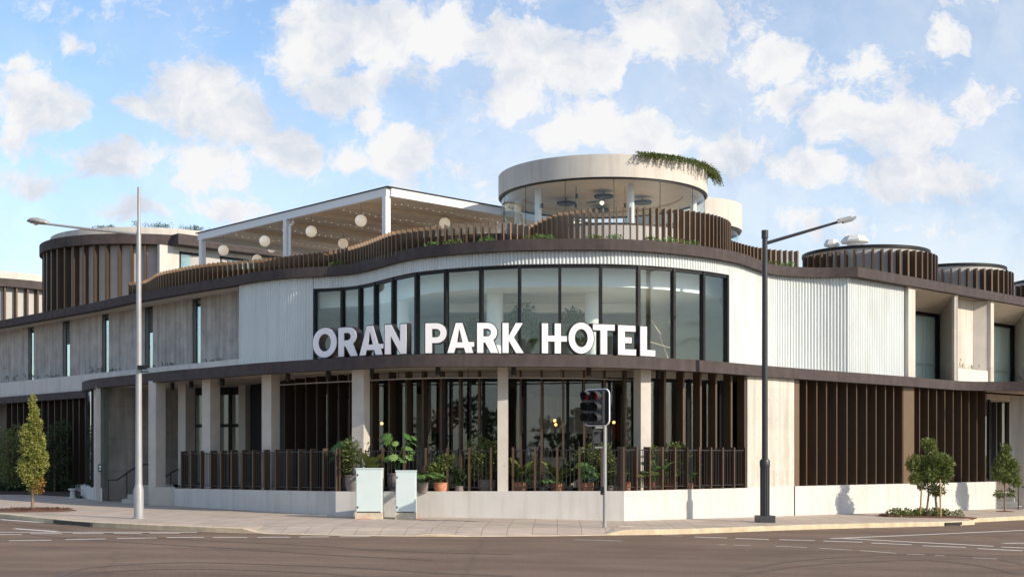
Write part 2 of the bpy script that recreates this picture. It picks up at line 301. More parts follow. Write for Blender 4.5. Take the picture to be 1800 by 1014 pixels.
class MB:
    def __init__(s): s.v = []; s.f = []; s.mi = []; s.sm = []
    def face(s, pts, mi=0, smooth=False):
        n = len(s.v); s.v += [tuple(p) for p in pts]; s.f.append(tuple(range(n, n + len(pts)))); s.mi.append(mi); s.sm.append(smooth)
    def idx(s, verts, faces, mi=0, smooth=False):
        n = len(s.v); s.v += [tuple(p) for p in verts]
        for f in faces: s.f.append(tuple(n + i for i in f)); s.mi.append(mi); s.sm.append(smooth)
    def prism(s, pts, z0, z1, mi=0):           # plan polygon, level or per-point heights
        n = len(pts); a = z0 if hasattr(z0, '__len__') else [z0] * n; b = z1 if hasattr(z1, '__len__') else [z1] * n
        V = [(p[0], p[1], a[i]) for i, p in enumerate(pts)] + [(p[0], p[1], b[i]) for i, p in enumerate(pts)]
        Fs = [tuple(range(n - 1, -1, -1)), tuple(range(n, 2 * n))] + [(i, (i + 1) % n, n + (i + 1) % n, n + i) for i in range(n)]
        s.idx(V, Fs, mi)
    def box(s, c, d, rot=0, mi=0):              # centre, full size
        ca, sa = cos(rot), sin(rot); P = []
        for sx, sy in ((-1, -1), (1, -1), (1, 1), (-1, 1)):
            x, y = sx * d[0] / 2, sy * d[1] / 2; P.append((c[0] + x * ca - y * sa, c[1] + x * sa + y * ca))
        s.prism(P, c[2] - d[2] / 2, c[2] + d[2] / 2, mi)
    def beam(s, a, b, w, h, mi=0):              # box from a to b
        a = Vector(a); b = Vector(b); t = (b - a).normalized(); up = Vector((0, 0, 1)) if abs(t.z) < .95 else Vector((0, 1, 0))
        r = t.cross(up).normalized(); u = r.cross(t)
        V = [p + r * sx * w / 2 + u * sy * h / 2 for p in (a, b) for sx, sy in ((-1, -1), (1, -1), (1, 1), (-1, 1))]
        s.idx(V, [(0, 1, 2, 3), (7, 6, 5, 4), (0, 4, 5, 1), (1, 5, 6, 2), (2, 6, 7, 3), (3, 7, 4, 0)], mi)
    def wall(s, p, q, z0, z1, th, mi=0):        # front face on p->q (towards the street), thickness behind
        p = Vector(p[:2]); q = Vector(q[:2]); t = (q - p).normalized(); n = Vector((t.y, -t.x))
        s.prism([p, q, q - n * th, p - n * th], z0, z1, mi)
    def strip(s, c, z0, z1, off=0, th=.2, mi=0, smooth=False):
        A = offset(c, off); B = offset(c, off - th); n = len(A)
        V = []
        for i in range(n): V += [(A[i].x, A[i].y, z0), (A[i].x, A[i].y, z1), (B[i].x, B[i].y, z1), (B[i].x, B[i].y, z0)]
        Fs = []
        for i in range(n - 1):
            a = 4 * i; b = a + 4; Fs += [(a, b, b + 1, a + 1), (a + 1, b + 1, b + 2, a + 2), (a + 2, b + 2, b + 3, a + 3), (a + 3, b + 3, b, a)]
        Fs += [(0, 1, 2, 3), (4 * n - 1, 4 * n - 2, 4 * n - 3, 4 * n - 4)]
        s.idx(V, Fs, mi, smooth)
    def tube(s, path, r, n=8, mi=0, caps=True):
        path = [Vector(p) for p in path]; m = len(path); R = r if hasattr(r, '__len__') else [r] * m; V = []
        prev = None
        for i, p in enumerate(path):
            t = (path[min(i + 1, m - 1)] - path[max(i - 1, 0)]).normalized()
            if prev is None: a = t.orthogonal().normalized()
            else: a = (prev - t * prev.dot(t)).normalized()
            prev = a; b = t.cross(a)
            V += [p + (a * cos(2 * pi * k / n) + b * sin(2 * pi * k / n)) * R[i] for k in range(n)]
        Fs = [(i * n + k, i * n + (k + 1) % n, (i + 1) * n + (k + 1) % n, (i + 1) * n + k) for i in range(m - 1) for k in range(n)]
        s.idx(V, Fs, mi, True)
        if caps: s.idx(V[:n], [tuple(range(n - 1, -1, -1))], mi); s.idx(V[-n:], [tuple(range(n))], mi)
    def lathe(s, prof, c=(0, 0, 0), n=24, mi=0, smooth=True, cap=True):
        rg = lambda r, z: [(c[0] + r * cos(2 * pi * k / n), c[1] + r * sin(2 * pi * k / n), c[2] + z) for k in range(n)]
        a0 = None
        for i in range(len(prof) - 1):          # a sharp turn of the outline starts a new ring of vertices
            (r0, z0), (r1, z1) = prof[i], prof[i + 1]; a1 = atan2(z1 - z0, r1 - r0)
            if a0 is None or abs((a1 - a0 + pi) % (2 * pi) - pi) > radians(32): s.v += rg(r0, z0)
            a0 = a1; b = len(s.v) - n; s.v += rg(r1, z1)
            for k in range(n): s.f.append((b + k, b + (k + 1) % n, b + n + (k + 1) % n, b + n + k)); s.mi.append(mi); s.sm.append(smooth)
        if cap and prof[0][0] > .02: s.idx(rg(*prof[0]), [tuple(range(n - 1, -1, -1))], mi)
        if cap and prof[-1][0] > .02: s.idx(rg(*prof[-1]), [tuple(range(n))], mi)
    def ball(s, c, r, n=16, m=10, mi=0):
        s.lathe([(max(.001, r * sin(pi * i / m)), -r * cos(pi * i / m)) for i in range(m + 1)], c, n, mi)
    def build(s, name, mats, parent=None, recalc=True):
        me = bpy.data.meshes.new(name); me.from_pydata(s.v, [], s.f)
        me.polygons.foreach_set('material_index', s.mi); me.polygons.foreach_set('use_smooth', s.sm)
        if recalc:
            bm = bmesh.new(); bm.from_mesh(me); bmesh.ops.recalc_face_normals(bm, faces=bm.faces); bm.to_mesh(me); bm.free()
        me.update()
        return link(name, me, parent, [MT[k] for k in (mats if isinstance(mats, (list, tuple)) else [mats])])


def pt(px, Y): return Vector(((px - 900) * Y / F, Y))
def zz(py, Y): return EYE + (HZ - py) * Y / F
def P3(px, py, Y): return Vector(((px - 900) * Y / F, Y, zz(py, Y)))


def resample(pts, ds):
    out = [pts[0].copy()]; acc = 0; 
    tot = sum((pts[i + 1] - pts[i]).length for i in range(len(pts) - 1)); n = max(1, round(tot / ds)); ds = tot / n; need = ds; i = 0; a = pts[0]
    k = 1
    dist = 0
    for i in range(len(pts) - 1):
        L = (pts[i + 1] - pts[i]).length
        while k < n and k * ds <= dist + L + 1e-9:
            out.append(pts[i].lerp(pts[i + 1], (k * ds - dist) / L)); k += 1
        dist += L
    out.append(pts[-1].copy()); return out


def smooth(pts, ds=.2):
    Q = [pts[0] * 2 - pts[1]] + pts + [pts[-1] * 2 - pts[-2]]; out = []
    for i in range(1, len(Q) - 2):
        p0, p1, p2, p3 = Q[i - 1], Q[i], Q[i + 1], Q[i + 2]
        for k in range(8):
            t = k / 8
            out.append(.5 * ((2 * p1) + (p2 - p0) * t + (2 * p0 - 5 * p1 + 4 * p2 - p3) * t * t + (3 * p1 - p0 - 3 * p2 + p3) * t ** 3))
    out.append(pts[-1].copy())
    for _ in range(2):
        out = [out[0]] + [(out[i - 1] + out[i] * 2 + out[i + 1]) / 4 for i in range(1, len(out) - 1)] + [out[-1]]
    return resample(out, ds)


def tang(c, i):
    a = c[max(0, i - 1)]; b = c[min(len(c) - 1, i + 1)]; return (b - a).normalized()


def offset(c, d):
    if d == 0: return [p.copy() for p in c]
    out = []
    for i in range(len(c)):
        t = tang(c, i); n = Vector((t.y, -t.x)); k = 1
        if 0 < i < len(c) - 1:
            t1 = (c[i] - c[i - 1]).normalized(); k = 1 / max(.5, t1.dot(t))
        out.append(c[i] + n * d * k)
    return out


def pxof(p): return 900 + F * p.x / p.y


def at_px(c, px):
    for i in range(len(c) - 1):
        a, b = pxof(c[i]), pxof(c[i + 1])
        if (a <= px <= b) or (b < px < a):
            k = (px - a) / (b - a + 1e-12); p = c[i].lerp(c[i + 1], k); t = (c[i + 1] - c[i]).normalized()
            return p, t
    i = 0 if px < pxof(c[0]) else len(c) - 2
    return c[0 if i == 0 else -1].copy(), (c[i + 1] - c[i]).normalized()


def cut(c, a, b):
    pa, _ = at_px(c, a); pb, _ = at_px(c, b)
    return [pa] + [p for p in c if a + .3 < pxof(p) < b - .3] + [pb]


DL = Vector((-.684, .729)); DR = Vector((.725, .689))      # the two street directions
def left_line(px, px0=428, Y0=45.6): return pt(px, Y0 * (px0 + 1240) / (px + 1240))
def right_line(px, px0, Y0): return pt(px, Y0 * (3300 - px0) / (3300 - px))

def gz(x):
    x = max(-45, min(45, x)); return -.018 * x if x > 0 else -.007 * x
def G(px, py, dz=0):
    Y = 35.0
    for _ in range(30): Y = (EYE - gz((px - 900) * Y / F) - dz) * F / (py - HZ)
    return Vector(((px - 900) * Y / F, Y, gz((px - 900) * Y / F) + dz))

# ------------------------------------------------------------------ ground, road, footpath, kerb
RD = -.13
m = MB(); m.face([(-2500, -2500, -1.4), (2500, -2500, -1.4), (2500, 2500, -1.4), (-2500, 2500, -1.4)]); tag(m.build('ground', 'grass'), kind='structure')
m = MB()
XS = [-160, -45, 0, 45, 160]
for i in range(4):
    a, b = XS[i], XS[i + 1]; m.face([(a, -50, gz(a) + RD), (b, -50, gz(b) + RD), (b, 110, gz(b) + RD), (a, 110, gz(a) + RD)])
tag(m.build('road', 'asphalt'), kind='structure')
Kp = [(0, 910), (97, 920), (167, 925.7), (333, 933.3), (433, 936.7), (600, 940.7), (800, 942.7), (940, 942), (1067, 940.3), (1200, 938.3), (1400, 930.7), (1533, 927), (1657, 924), (1712, 921.5)]
K = [G(a, b, RD).xy for a, b in Kp]
K = [K[0] + DL * 60, K[0] + DL * 20] + K
KS = smooth(K[1:], .35)
e = KS[-1]
KS = [K[0]] + KS + [e + Vector((.15, .35)), e + Vector((.25, 1.3)), e + Vector((.75, 1.7)), e + Vector((3.2, 4.1)), e + Vector((50, 49))]
HP = [(-1e9, .13), (423, .13), (457, .012), (722, .012), (745, .055), (790, .055), (815, .012), (1062, .012), (1096, .13), (1e9, .13)]
def kh(p):
    x = pxof(p)
    for i in range(len(HP) - 1):
        if HP[i][0] <= x <= HP[i + 1][0]: 
            k = (x - HP[i][0]) / (HP[i + 1][0] - HP[i][0]); return HP[i][1] * (1 - k) + HP[i + 1][1] * k
KI = offset(KS, -.16)
m = MB(); V = []; Fs = []
for i, p in enumerate(KS):
    q = KI[i]; h = kh(p); zr = gz(p.x) + RD
    t = (q - p).normalized() * .025
    V += [(p.x, p.y, zr - .1), (p.x, p.y, zr + h - .015), (p.x + t.x, p.y + t.y, zr + h), (q.x, q.y, zr + h), (q.x, q.y, zr - .1)]
for i in range(len(KS) - 1):
    a = 5 * i; b = a + 5; Fs += [(a + k, b + k, b + k + 1, a + k + 1) for k in range(4)]
m.idx(V, Fs); tag(m.build('kerb', 'kerb'), kind='structure')
m = MB(); rows = []
for sh in (0, .9, 2.5, 6, 40):
    row = []
    for i, q in enumerate(KI):
        z = gz(q.x) if sh > .5 else gz(q.x) + RD + kh(KS[i]) - .004
        row.append((q.x, q.y + sh, z))
    rows.append(row)
n = len(KI); m.idx([v for r in rows for v in r], [(a * n + i, a * n + i + 1, (a + 1) * n + i + 1, (a + 1) * n + i) for a in range(4) for i in range(n - 1)])
tag(m.build('footpath', 'paver'), kind='structure')
# kerb inlets (dark slots)
dr = thing('storm_drain', 'dark kerb inlet slot in the left kerb near the mulch patch', 'drain', 'kerb inlets')
m = MB(); a, _ = at_px(KS, 97); b, _ = at_px(KS, 162)
m.beam((a.x - .01, a.y - .03, gz(a.x) + RD + .06), (b.x - .01, b.y - .03, gz(b.x) + RD + .06), .07, .09); m.build('opening', 'black', dr)
dr = thing('storm_drain', 'dark kerb inlet slot in the right kerb near the planting bed', 'drain', 'kerb inlets')
m = MB(); a, _ = at_px(KS, 1661); b, _ = at_px(KS, 1689)
m.beam((a.x, a.y - .03, gz(a.x) + RD + .06), (b.x, b.y - .03, gz(b.x) + RD + .06), .06, .08); m.build('opening', 'black', dr)

def marks(name, segs, w=.10):
    m = MB()
    for (x0, y0, x1, y1) in segs:
        a = G(x0, y0, RD + .005); b = G(x1, y1, RD + .005); d = (b - a).xy.normalized(); nn = Vector((-d.y, d.x, 0)) * w / 2
        k = max(1, int((b - a).length / 2)); 
        for i in range(k):
            p = a.lerp(b, i / k); q = a.lerp(b, (i + 1) / k)
            p.z = gz(p.x) + RD + .005; q.z = gz(q.x) + RD + .005
            m.face([p - nn, q - nn, q + nn, p + nn])
    return tag(m.build(name, 'mark'), kind='structure')
z6 = lambda L: [(a / 3, 840 + b / 3, c / 3, 840 + d / 3) for a, b, c, d in L]
z7 = lambda L: [(600 + a / 3, 840 + b / 3, 600 + c / 3, 840 + d / 3) for a, b, c, d in L]
z8 = lambda L: [(1200 + a / 3, 840 + b / 3, 1200 + c / 3, 840 + d / 3) for a, b, c, d in L]
marks('solid_road_line', z6([(-300, 284, 1040, 284), (75, 265, 300, 281), (0, 217, 240, 234)]) + z8([(780, 318, 1900, 270), (850, 317, 1640, 358), (1690, 343, 1900, 340), (1680, 362, 1900, 371)]), .16)
marks('dashed_road_line', z6([(-80, 296, 115, 296), (160, 292, 325, 291), (385, 290, 545, 290), (598, 290, 750, 290), (790, 289, 950, 289),
      (48, 329, 270, 326), (345, 323, 558, 319), (618, 317, 825, 314), (878, 312, 1075, 311), (1123, 311, 1305, 311), (1357, 311, 1530, 310), (1578, 309, 1735, 308)])
      + z7([(-10, 308, 150, 306)]) + z8([(62, 309, 235, 314), (278, 316, 455, 322), (507, 323, 697, 328), (742, 331, 948, 337), (995, 341, 1208, 350), (1265, 355, 1492, 364), (1555, 370, 1792, 382)]), .15)
marks('worn_road_line', z8([(190, 350, 230, 350), (270, 352, 358, 353), (488, 357, 655, 365), (720, 368, 893, 378), (935, 381, 1128, 395), (1180, 399, 1275, 403), (1330, 406, 1380, 408), (1530, 419, 1655, 425)])
      + z7([(1230, 323, 1480, 330), (1690, 301, 1800, 305)]), .07)
m = MB()
for path in ([(70, 1030), (130, 1002), (220, 992), (340, 988), (480, 992), (620, 997), (760, 1006), (900, 1012)], [(60, 1034), (120, 1012), (190, 1004), (290, 1000), (420, 1001), (560, 1007), (700, 1018)],
             [(0, 917), (150, 934), (330, 948), (540, 958), (700, 968), (900, 974)], [(0, 935), (180, 950), (400, 963), (600, 976), (760, 984)],
             [(1310, 1000), (1400, 985), (1560, 975), (1720, 978), (1840, 1000)], [(1290, 1012), (1420, 993), (1600, 984), (1700, 990), (1800, 1010)]):
    c = smooth([G(a, b, RD).xy for a, b in path], .5); A = offset(c, .07); B = offset(c, -.07)
    for i in range(len(c) - 1): m.face([(p.x, p.y, gz(p.x) + RD + .004) for p in (A[i], A[i + 1], B[i + 1], B[i])])
tag(m.build('tyre_marks', 'rubber'), kind='structure')

# ------------------------------------------------------------------ key plan curves
UP = [(225, 51.5), (337, 47.95), (393.5, 46.5), (428.8, 45.55), (458, 44.9), (502.7, 44.2), (547, 43.85), (591.5, 43.5), (621, 43.0), (650, 42.1), (680, 41.0), (709.8, 40.15), (739, 39.6), (790, 39.0), (840, 38.6), (893, 38.25), (946, 38.1), (1026, 38.05), (1080, 38.1), (1133, 38.35), (1186, 38.8), (1240, 39.5), (1280, 40.25), (1308, 41.0), (1330, 42.0), (1352, 43.0), (1375, 43.55), (1417, 43.9), (1460, 43.95), (1508, 43.8)]
UC = [left_line(-220), left_line(-100), left_line(0), left_line(100), left_line(160)] + smooth([pt(*p) for p in UP], .25)
UCR = [pt(1508, 43.8), right_line(1800, 1508, 43.8), right_line(2000, 1508, 43.8)]
UC = UC + UCR[1:]
LP = [(145, 50.6), (144, 49.7), (150, 48.6), (165.7, 47.4), (207, 45.8), (239.6, 44.7), (307.7, 42.5), (356.7, 41.4), (384.6, 40.7), (450, 39.2), (530, 37.95), (590, 37.1), (640, 36.5), (743, 35.75), (883, 35.65), (995, 35.85), (1067, 36.1), (1151, 36.85), (1220, 37.8), (1282, 38.9), (1330, 39.95), (1380, 41.0), (1480, 43.2), (1594, 45.95), (1651, 47.7), (1695.5, 48.9), (1750, 49.2), (1800, 49.0), (1900, 48.5)]
LC = smooth([pt(*p) for p in LP], .25)
ZU0, ZU1, ZL0, ZL1 = 7.79, 8.12, 4.21, 4.55

hotel = thing('hotel_building', 'two storey white corner hotel with curved corrugated front and rows of bronze fins', 'building')
H = hotel
m = MB(); m.strip(UC, ZU0, ZU1, 0, .35); m.build('upper_fascia', 'fascia', H)
m = MB(); m.strip(LC, ZL0, ZL1, 0, .3); m.build('lower_fascia', 'fascia', H)
# roof slab / soffit
back = [Vector((45, 80)), Vector((0, 92)), Vector((-45, 100))]
m = MB(); m.prism(offset(UC, -.2) + back, ZU0 + .03, ZU1 - .1); m.build('roof_slab', 'soffit', H)
lw = [left_line(px) for px in (-220, -100, 0, 90, 150)]
m = MB(); m.prism([p - Vector((.0, -.4)) for p in lw] + offset(LC, -.15) + [Vector((40, 66))] + back, 4.27, 4.5); m.build('floor_slab', 'soffit', H)
# inner ground floor
m = MB()
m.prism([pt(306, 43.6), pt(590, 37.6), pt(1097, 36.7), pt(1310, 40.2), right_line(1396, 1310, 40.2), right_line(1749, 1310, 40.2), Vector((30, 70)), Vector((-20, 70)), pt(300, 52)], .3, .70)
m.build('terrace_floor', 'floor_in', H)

# ---- left wing, upper storey
def rec(c, r): return offset(c, -r)
Lw = [left_line(px) for px in (-220, -100, 0, 100, 200, 300, 424)]
conc = rec(Lw, 1.1)
slots = [(-70, -58, 0), (-12, 1, 1), (50, 60.5, 0), (111.5, 124, 1), (181, 193, 0), (255, 270, 1), (338.5, 353.5, 0)]
edges = [-200] + [x for s in slots for x in s[:2]] + [424]
for i in range(0, len(edges), 2):
    m = MB(); m.wall(at_px(conc, edges[i])[0], at_px(conc, edges[i + 1])[0], 4.9, ZU0 + .1, .3)
    m.build('wall_panel', 'concrete', H)
for (a, b, lv) in slots:
    p = at_px(conc, a)[0]; q = at_px(conc, b)[0]; t = (q - p).normalized(); nn = Vector((t.y, -t.x)); w = (q - p).length
    m = MB(); p2 = p - nn * .02; 
    m.wall(p2, p2 + t * (w * .42), 5.0, 7.8, .12); m.wall(p2 + t * (w - .05), p2 + t * w, 5.0, 7.8, .12); m.wall(p2 + t * (w * .42), p2 + t * (w - .05), 7.74, 7.8, .12); m.wall(p2 + t * (w * .42), p2 + t * (w - .05), 5.0, 5.22, .12)
    wo = m.build('slot_window', 'black', H)
    m = MB(); top = 7.74
    if lv:
        top = 6.75; mm = MB()
        for k in range(14): mm.wall(p2 + t * .16 - nn * .02, p2 + t * (w - .05) - nn * .02, 6.8 + k * .067, 6.84 + k * .067, .05)
        mm.wall(p2 + t * .16 - nn * .09, p2 + t * (w - .05) - nn * .09, 6.75, 7.74, .02)
        mm.build('vent_louvre', 'louvreblk', wo)
    m.wall(p2 + t * (w * .42) - nn * .03, p2 + t * (w - .04) - nn * .03, 5.22, top, .02); m.build('glass_pane', 'glass_slot', wo)
    m = MB(); m.wall(p2 + t * .1 - nn * .15, p2 + t * (w - .05) - nn * .15, 5.0, 7.8, .02); m.build('blind', 'curtain', wo)
Ls = [left_line(px) for px in (-220, -100, 0, 100, 200, 300, 421)]
m = MB(); m.strip(Ls, 4.51, 5.19, -.18, 1.0); m.build('sill_band', 'render', H)
Lb = [left_line(px) for px in (-220, -100, 0, 100, 165)]
m = MB(); m.strip(Lb, 4.19, 4.49, -.05, .4); m.build('lower_fascia', 'fascia', H)
# left wing ground floor: wall and fins
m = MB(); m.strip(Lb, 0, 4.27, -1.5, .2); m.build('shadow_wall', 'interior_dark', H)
m = MB(); m.strip(Lb, .1, .5, -.3, 1.2); m.build('plinth', 'render', H)
def fin_obj(p, t, z0, z1, depth, th, parent, mk='fin', off=0, name='fin'):
    nn = Vector((t.y, -t.x)); a = p + nn * off; m = MB()
    m.prism([a - t * th / 2, a + t * th / 2, a + t * th / 2 - nn * depth, a - t * th / 2 - nn * depth], z0, z1)
    return m.build(name, mk, parent)
for i in range(15):
    px = 1.5 + i * 10.7
    if px > 152: break
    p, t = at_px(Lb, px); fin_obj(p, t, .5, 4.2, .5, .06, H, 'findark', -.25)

# ---- corrugated cladding
def corr(a, b, z0, z1, off, name='corrugated_cladding'):
    cc = resample(cut(offset(UC, off), a, b), .11 / 6); V = []; pat = [0, .022, .03, .03, .022, 0]
    for i, p in enumerate(cc):
        t = tang(cc, i); nn = Vector((t.y, -t.x)); d = pat[i % 6]; q = p + nn * d
        V += [(q.x, q.y, z0), (q.x, q.y, z1)]
    m = MB(); m.idx(V, [(2 * i, 2 * i + 2, 2 * i + 3, 2 * i + 1) for i in range(len(cc) - 1)], 0, False)
    o = m.build(name, 'clad', H, recalc=False); return o
WO = -.22
corr(421, 551, 4.5, ZU0 + .04, WO)
corr(551, 1281, 7.41, ZU0 + .04, WO)
corr(1281, 1596, 4.5, ZU0 + .04, WO)
UB = offset(UC, WO - .05)
m = MB(); m.strip(cut(UB, 423, 551), 4.5, ZU0, 0, .2); m.strip(cut(UB, 1281, 1595), 4.5, ZU0, 0, .2); m.strip(cut(UB, 551, 1281), 7.43, ZU0, 0, .2)
p, t = at_px(UB, 426); nn = Vector((t.y, -t.x)); m.prism([p - nn * .2, p - nn * .2 + t * .06, p - nn * 1.5 + t * .06, p - nn * 1.5], 4.5, ZU0)
m.build('backing_wall', 'interior', H)

# ---- big curved window
mul = [553, 601, 632, 659, 690, 731, 783, 845, 913, 984, 1056, 1123, 1185, 1237, 1279]
win = MB(); WC = offset(UC, WO - .02)
mp_ = [at_px(WC, x)[0] for x in mul]
for x in mul:
    p, t = at_px(WC, x); nn = Vector((t.y, -t.x)); win.prism([p - t * .045 + nn * .03, p + t * .045 + nn * .03, p + t * .045 - nn * .14, p - t * .045 - nn * .14], 4.5, 7.41)
for i in range(len(mp_) - 1):
    win.wall(mp_[i], mp_[i + 1], 7.31, 7.40, .12); win.wall(mp_[i], mp_[i + 1], 4.5, 4.66, .12)
bw = win.build('curved_window', 'frame', H)
for i in range(len(mp_) - 1):
    a, b = mp_[i], mp_[i + 1]; t = (b - a).normalized(); nn = Vector((t.y, -t.x)) * .05
    m = MB(); m.wall(a - nn, b - nn, 4.66, 7.31, .02); m.build('glass_pane', 'glass_up', bw)
# interior of the upper floor
IC = cut(offset(UC, -.95), 562, 1268)
m = MB(); m.strip(IC, 6.84, ZU0, 0, .15); m.build('bulkhead', 'interior_white', H)
m = MB(); m.prism(offset(IC, -.16) + [Vector((9, 52)), Vector((-9, 55))], 6.84, 6.95); m.build('room_ceiling', 'interior_white', H)
m = MB(); m.prism(offset(IC, .5) + [Vector((9, 49)), Vector((-9, 50))], 4.502, 4.53); m.build('room_floor', 'room_floor', H)
m = MB(); m.wall((-9.6, 49.5), (0, 47), 4.5, 7.7, .1); m.wall((0, 47), (9.6, 47.2), 4.5, 7.7, .1); m.wall((-7.7, 45.3), (-9.4, 53), 4.5, 7.7, .1)
m.wall((8.2, 50), (7.6, 43.6), 4.5, 7.7, .1); m.wall((7.4,41.9), (9.5,46), 4.5, 7.7, .1); m.build('room_wall', 'interior', H)
for px, Y in ((705, 42.9), (870, 40.7), (1043, 40.5)):
    m = MB(); p = pt(px, Y); m.lathe([(.26, 0), (.26, 3.3)], (p.x, p.y, 4.5), 20); m.build('column', 'interior_white', H)
# air duct under the ceiling
m = MB(); m.box((1.0, 43.5, 6.68), (6.5, .5, .3)); m.build('duct', 'interior_white', H)

# ---- right wing upper floor: piers, recessed windows
R0 = 43.95
def rp(px, r=0):
    # a point seen at column px on the plane recessed by r behind the wing front
    base = right_line(1600, 1508, R0 + .12); nn = Vector((DR.y, -DR.x)); base = base - nn * r
    u = (px - 900) / F; k = (u * base.y - base.x) / (DR.x - u * DR.y); return base + DR * k
m = MB(); nn = Vector((DR.y, -DR.x))
def splay(a, ra, b, rb, z0=4.5, z1=ZU0, th=.12, mk='concrete_smooth', name='pier'):
    m = MB(); p = rp(a, ra); q = rp(b, rb); m.wall(p, q, z0, z1, th); return m.build(name, mk, H)
m = MB(); m.prism([rp(1597), rp(1609), rp(1609) - nn * 1.8, rp(1597) - nn * 1.8], 4.5, ZU0); m.build('pier', 'concrete_pale', H)
def bay(w0, w1, s1):
    a = rp(w0, 1.5); b = rp(w1, 1.5); t = (b - a).normalized(); L = (b - a).length
    m = MB()
    for k in (0, L - .16): m.wall(a + t * k, a + t * (k + .16), 4.5, 7.3, .12)
    m.wall(a + t * .16, b - t * .16, 7.16, 7.3, .12); m.wall(a + t * .16, b - t * .16, 4.5, 4.6, .12); wo = m.build('window', 'frame', H)
    m = MB(); m.wall(a + t * .16 - nn * .05, b - t * .16 - nn * .05, 4.6, 7.16, .02); m.build('glass_pane', 'glass_side', wo)
    m = MB(); c = []
    n = 90
    for i in range(n + 1):
        q = a.lerp(b, i / n) - nn * (.22 + .05 * sin(i * .9) + .02 * sin(i * 2.3)); c.append(q)
    m.idx([v for q in c for v in ((q.x, q.y, 4.55), (q.x, q.y, 7.3))], [(2 * i, 2 * i + 2, 2 * i + 3, 2 * i + 1) for i in range(n)], 0, True); m.build('curtain', 'curtain', wo)
    m = MB(); m.beam((*(a - nn * .12), 5.3), (*(b - nn * .12), 5.3), .03, .06); m.build('safety_rail', 'white', wo)
    m = MB(); m.wall(a - nn * .5 - t * .5, b - nn * .5 + t * 2.5, 4.5, 7.7, .1); m.build('room_wall', 'interior_white', H)
    # sloped ceiling over the recess
    a0 = rp(w0, 0.02) ; b0 = rp(s1, 0.02); m = MB(); a1 = rp(w0, 1.5); b1 = rp(w1, 1.5)
    m.idx([(*a0, ZU0 - .01), (*b0, ZU0 - .01), (*b1, 7.28), (*a1, 7.28)], [(0, 1, 2, 3)]); m.build('recess_ceiling', 'soffit', H)
bay(1603, 1652, 1680); splay(1652, 1.5, 1678, .02)
bay(1736, 1783.5, 1811); splay(1783.5, 1.5, 1812, .02)
bay(1860, 1915, 1940)
m = MB(); m.prism([rp(1678), rp(1683), rp(1683) - nn * .1, rp(1678) - nn * .1], 4.5, ZU0); m.build('pier', 'concrete_pale', H)
m = MB(); m.wall(rp(1682, .55), rp(1730, .55), 4.5, ZU0, .12); m.build('wall_panel', 'concrete_pale', H)
splay(1711, .54, 1742, .02)
m = MB(); m.prism([rp(1741.5), rp(1747), rp(1747) - nn * .1, rp(1741.5) - nn * .1], 4.5, ZU0); m.build('pier', 'concrete_pale', H)
m = MB(); m.prism([rp(1684, .1), rp(1741, .1), rp(1740, .5), rp(1685, .5)], 4.5, 5.05); m.build('planter_sill', 'render', H)
m = MB(); m.prism([rp(1811), rp(1816), rp(1816) - nn * .1, rp(1811) - nn * .1], 4.5, ZU0); m.wall(rp(1812, .5), rp(1870, .5), 4.5, ZU0, .12); m.build('pier', 'concrete_pale', H)

# ---- ground floor: plinth
def plinth(pts, th=.35):
    for i in range(len(pts) - 1):
        (a, Ya, ta), (b, Yb, tb) = pts[i], pts[i + 1]
        p = pt(a, Ya); q = pt(b, Yb); t = (q - p).normalized(); n2 = Vector((t.y, -t.x)); m = MB()
        za, zb = zz(ta, Ya), zz(tb, Yb)
        m.prism([p, q, q - n2 * th, p - n2 * th], [-.9] * 4, [za, zb, zb, za]); m.build('plinth', 'render', H)
PL = [(306, 43.3, 858), (590, 37.2, 863.4), (1097, 36.15, 862.8), (1313, 39.85, 857.2)]
PR = [(1313, 39.85, 857.2), (1396, 41.55, 854.3), (1466, 43.1, 852.7), (1506, 44.0, 851.8), (1749, 50.6, 846.3)]
plinth(PL); plinth(PR)
m = MB(); p = pt(1749, 50.6); m.prism([p, p + Vector((.05, 0)), p + Vector((-.3, 2.5)), p + Vector((-.6, 2.5))], -.8, .74); m.build('plinth', 'render', H)
m = MB()
for x in (1396.5,):
    p = pt(x, 41.55); m.box((p.x, p.y, .25), (.02, .04, 1.05), radians(43))
m.build('joint', 'black', H)
# concrete panel between the two finned bays
m = MB(); m.wall(pt(1314, 39.95), pt(1396, 41.68), .70, 4.27, .4); o = m.build('wall_panel', 'concrete_pale', H)
m = MB()
for i in range(4):
    for k, z in enumerate((1.15, 1.7, 2.3, 2.9, 3.5)):
        q = pt(1314, 39.95).lerp(pt(1396, 41.68), (.22, .45, .62, .85)[i]); q = q + nn * .004; m.box((q.x, q.y, z), (.035, .012, .035), radians(43.5))
m.build('tie_hole', 'grey_panel', o)

# ---- centre ground floor: glazing and fins behind the terrace
FW = smooth([pt(*p) for p in [(488, 43.4), (538, 41.7), (576, 40.7), (614, 39.95), (653, 39.4), (714, 38.8), (775, 38.5), (842, 38.3), (952, 38.2), (1027, 38.15), (1099, 38.15), (1169, 38.4), (1232, 39.0), (1313, 40.0)]], .25)
finx = [500, 519, 538, 557, 576, 595, 614, 633, 653, 684, 714, 743, 775, 808, 842, 876, 915, 952, 990, 1027, 1063, 1099, 1133, 1169, 1202, 1232, 1259, 1286, 1310]
for x in finx:
    p, t = at_px(FW, x); fin_obj(p, t, .7, 4.27, .34, .065, H, 'finlow' if x > 640 else 'findark', 0)  # left end of the row takes the bronze copy with deeper shade painted in
GWC = offset(FW, -.75)
gm = MB(); gp = [at_px(GWC, x)[0] for x in [496] + [x + 8 for x in finx[::2]]]
for p in gp: gm.box((p.x, p.y, 2.4), (.09, .12, 3.4))
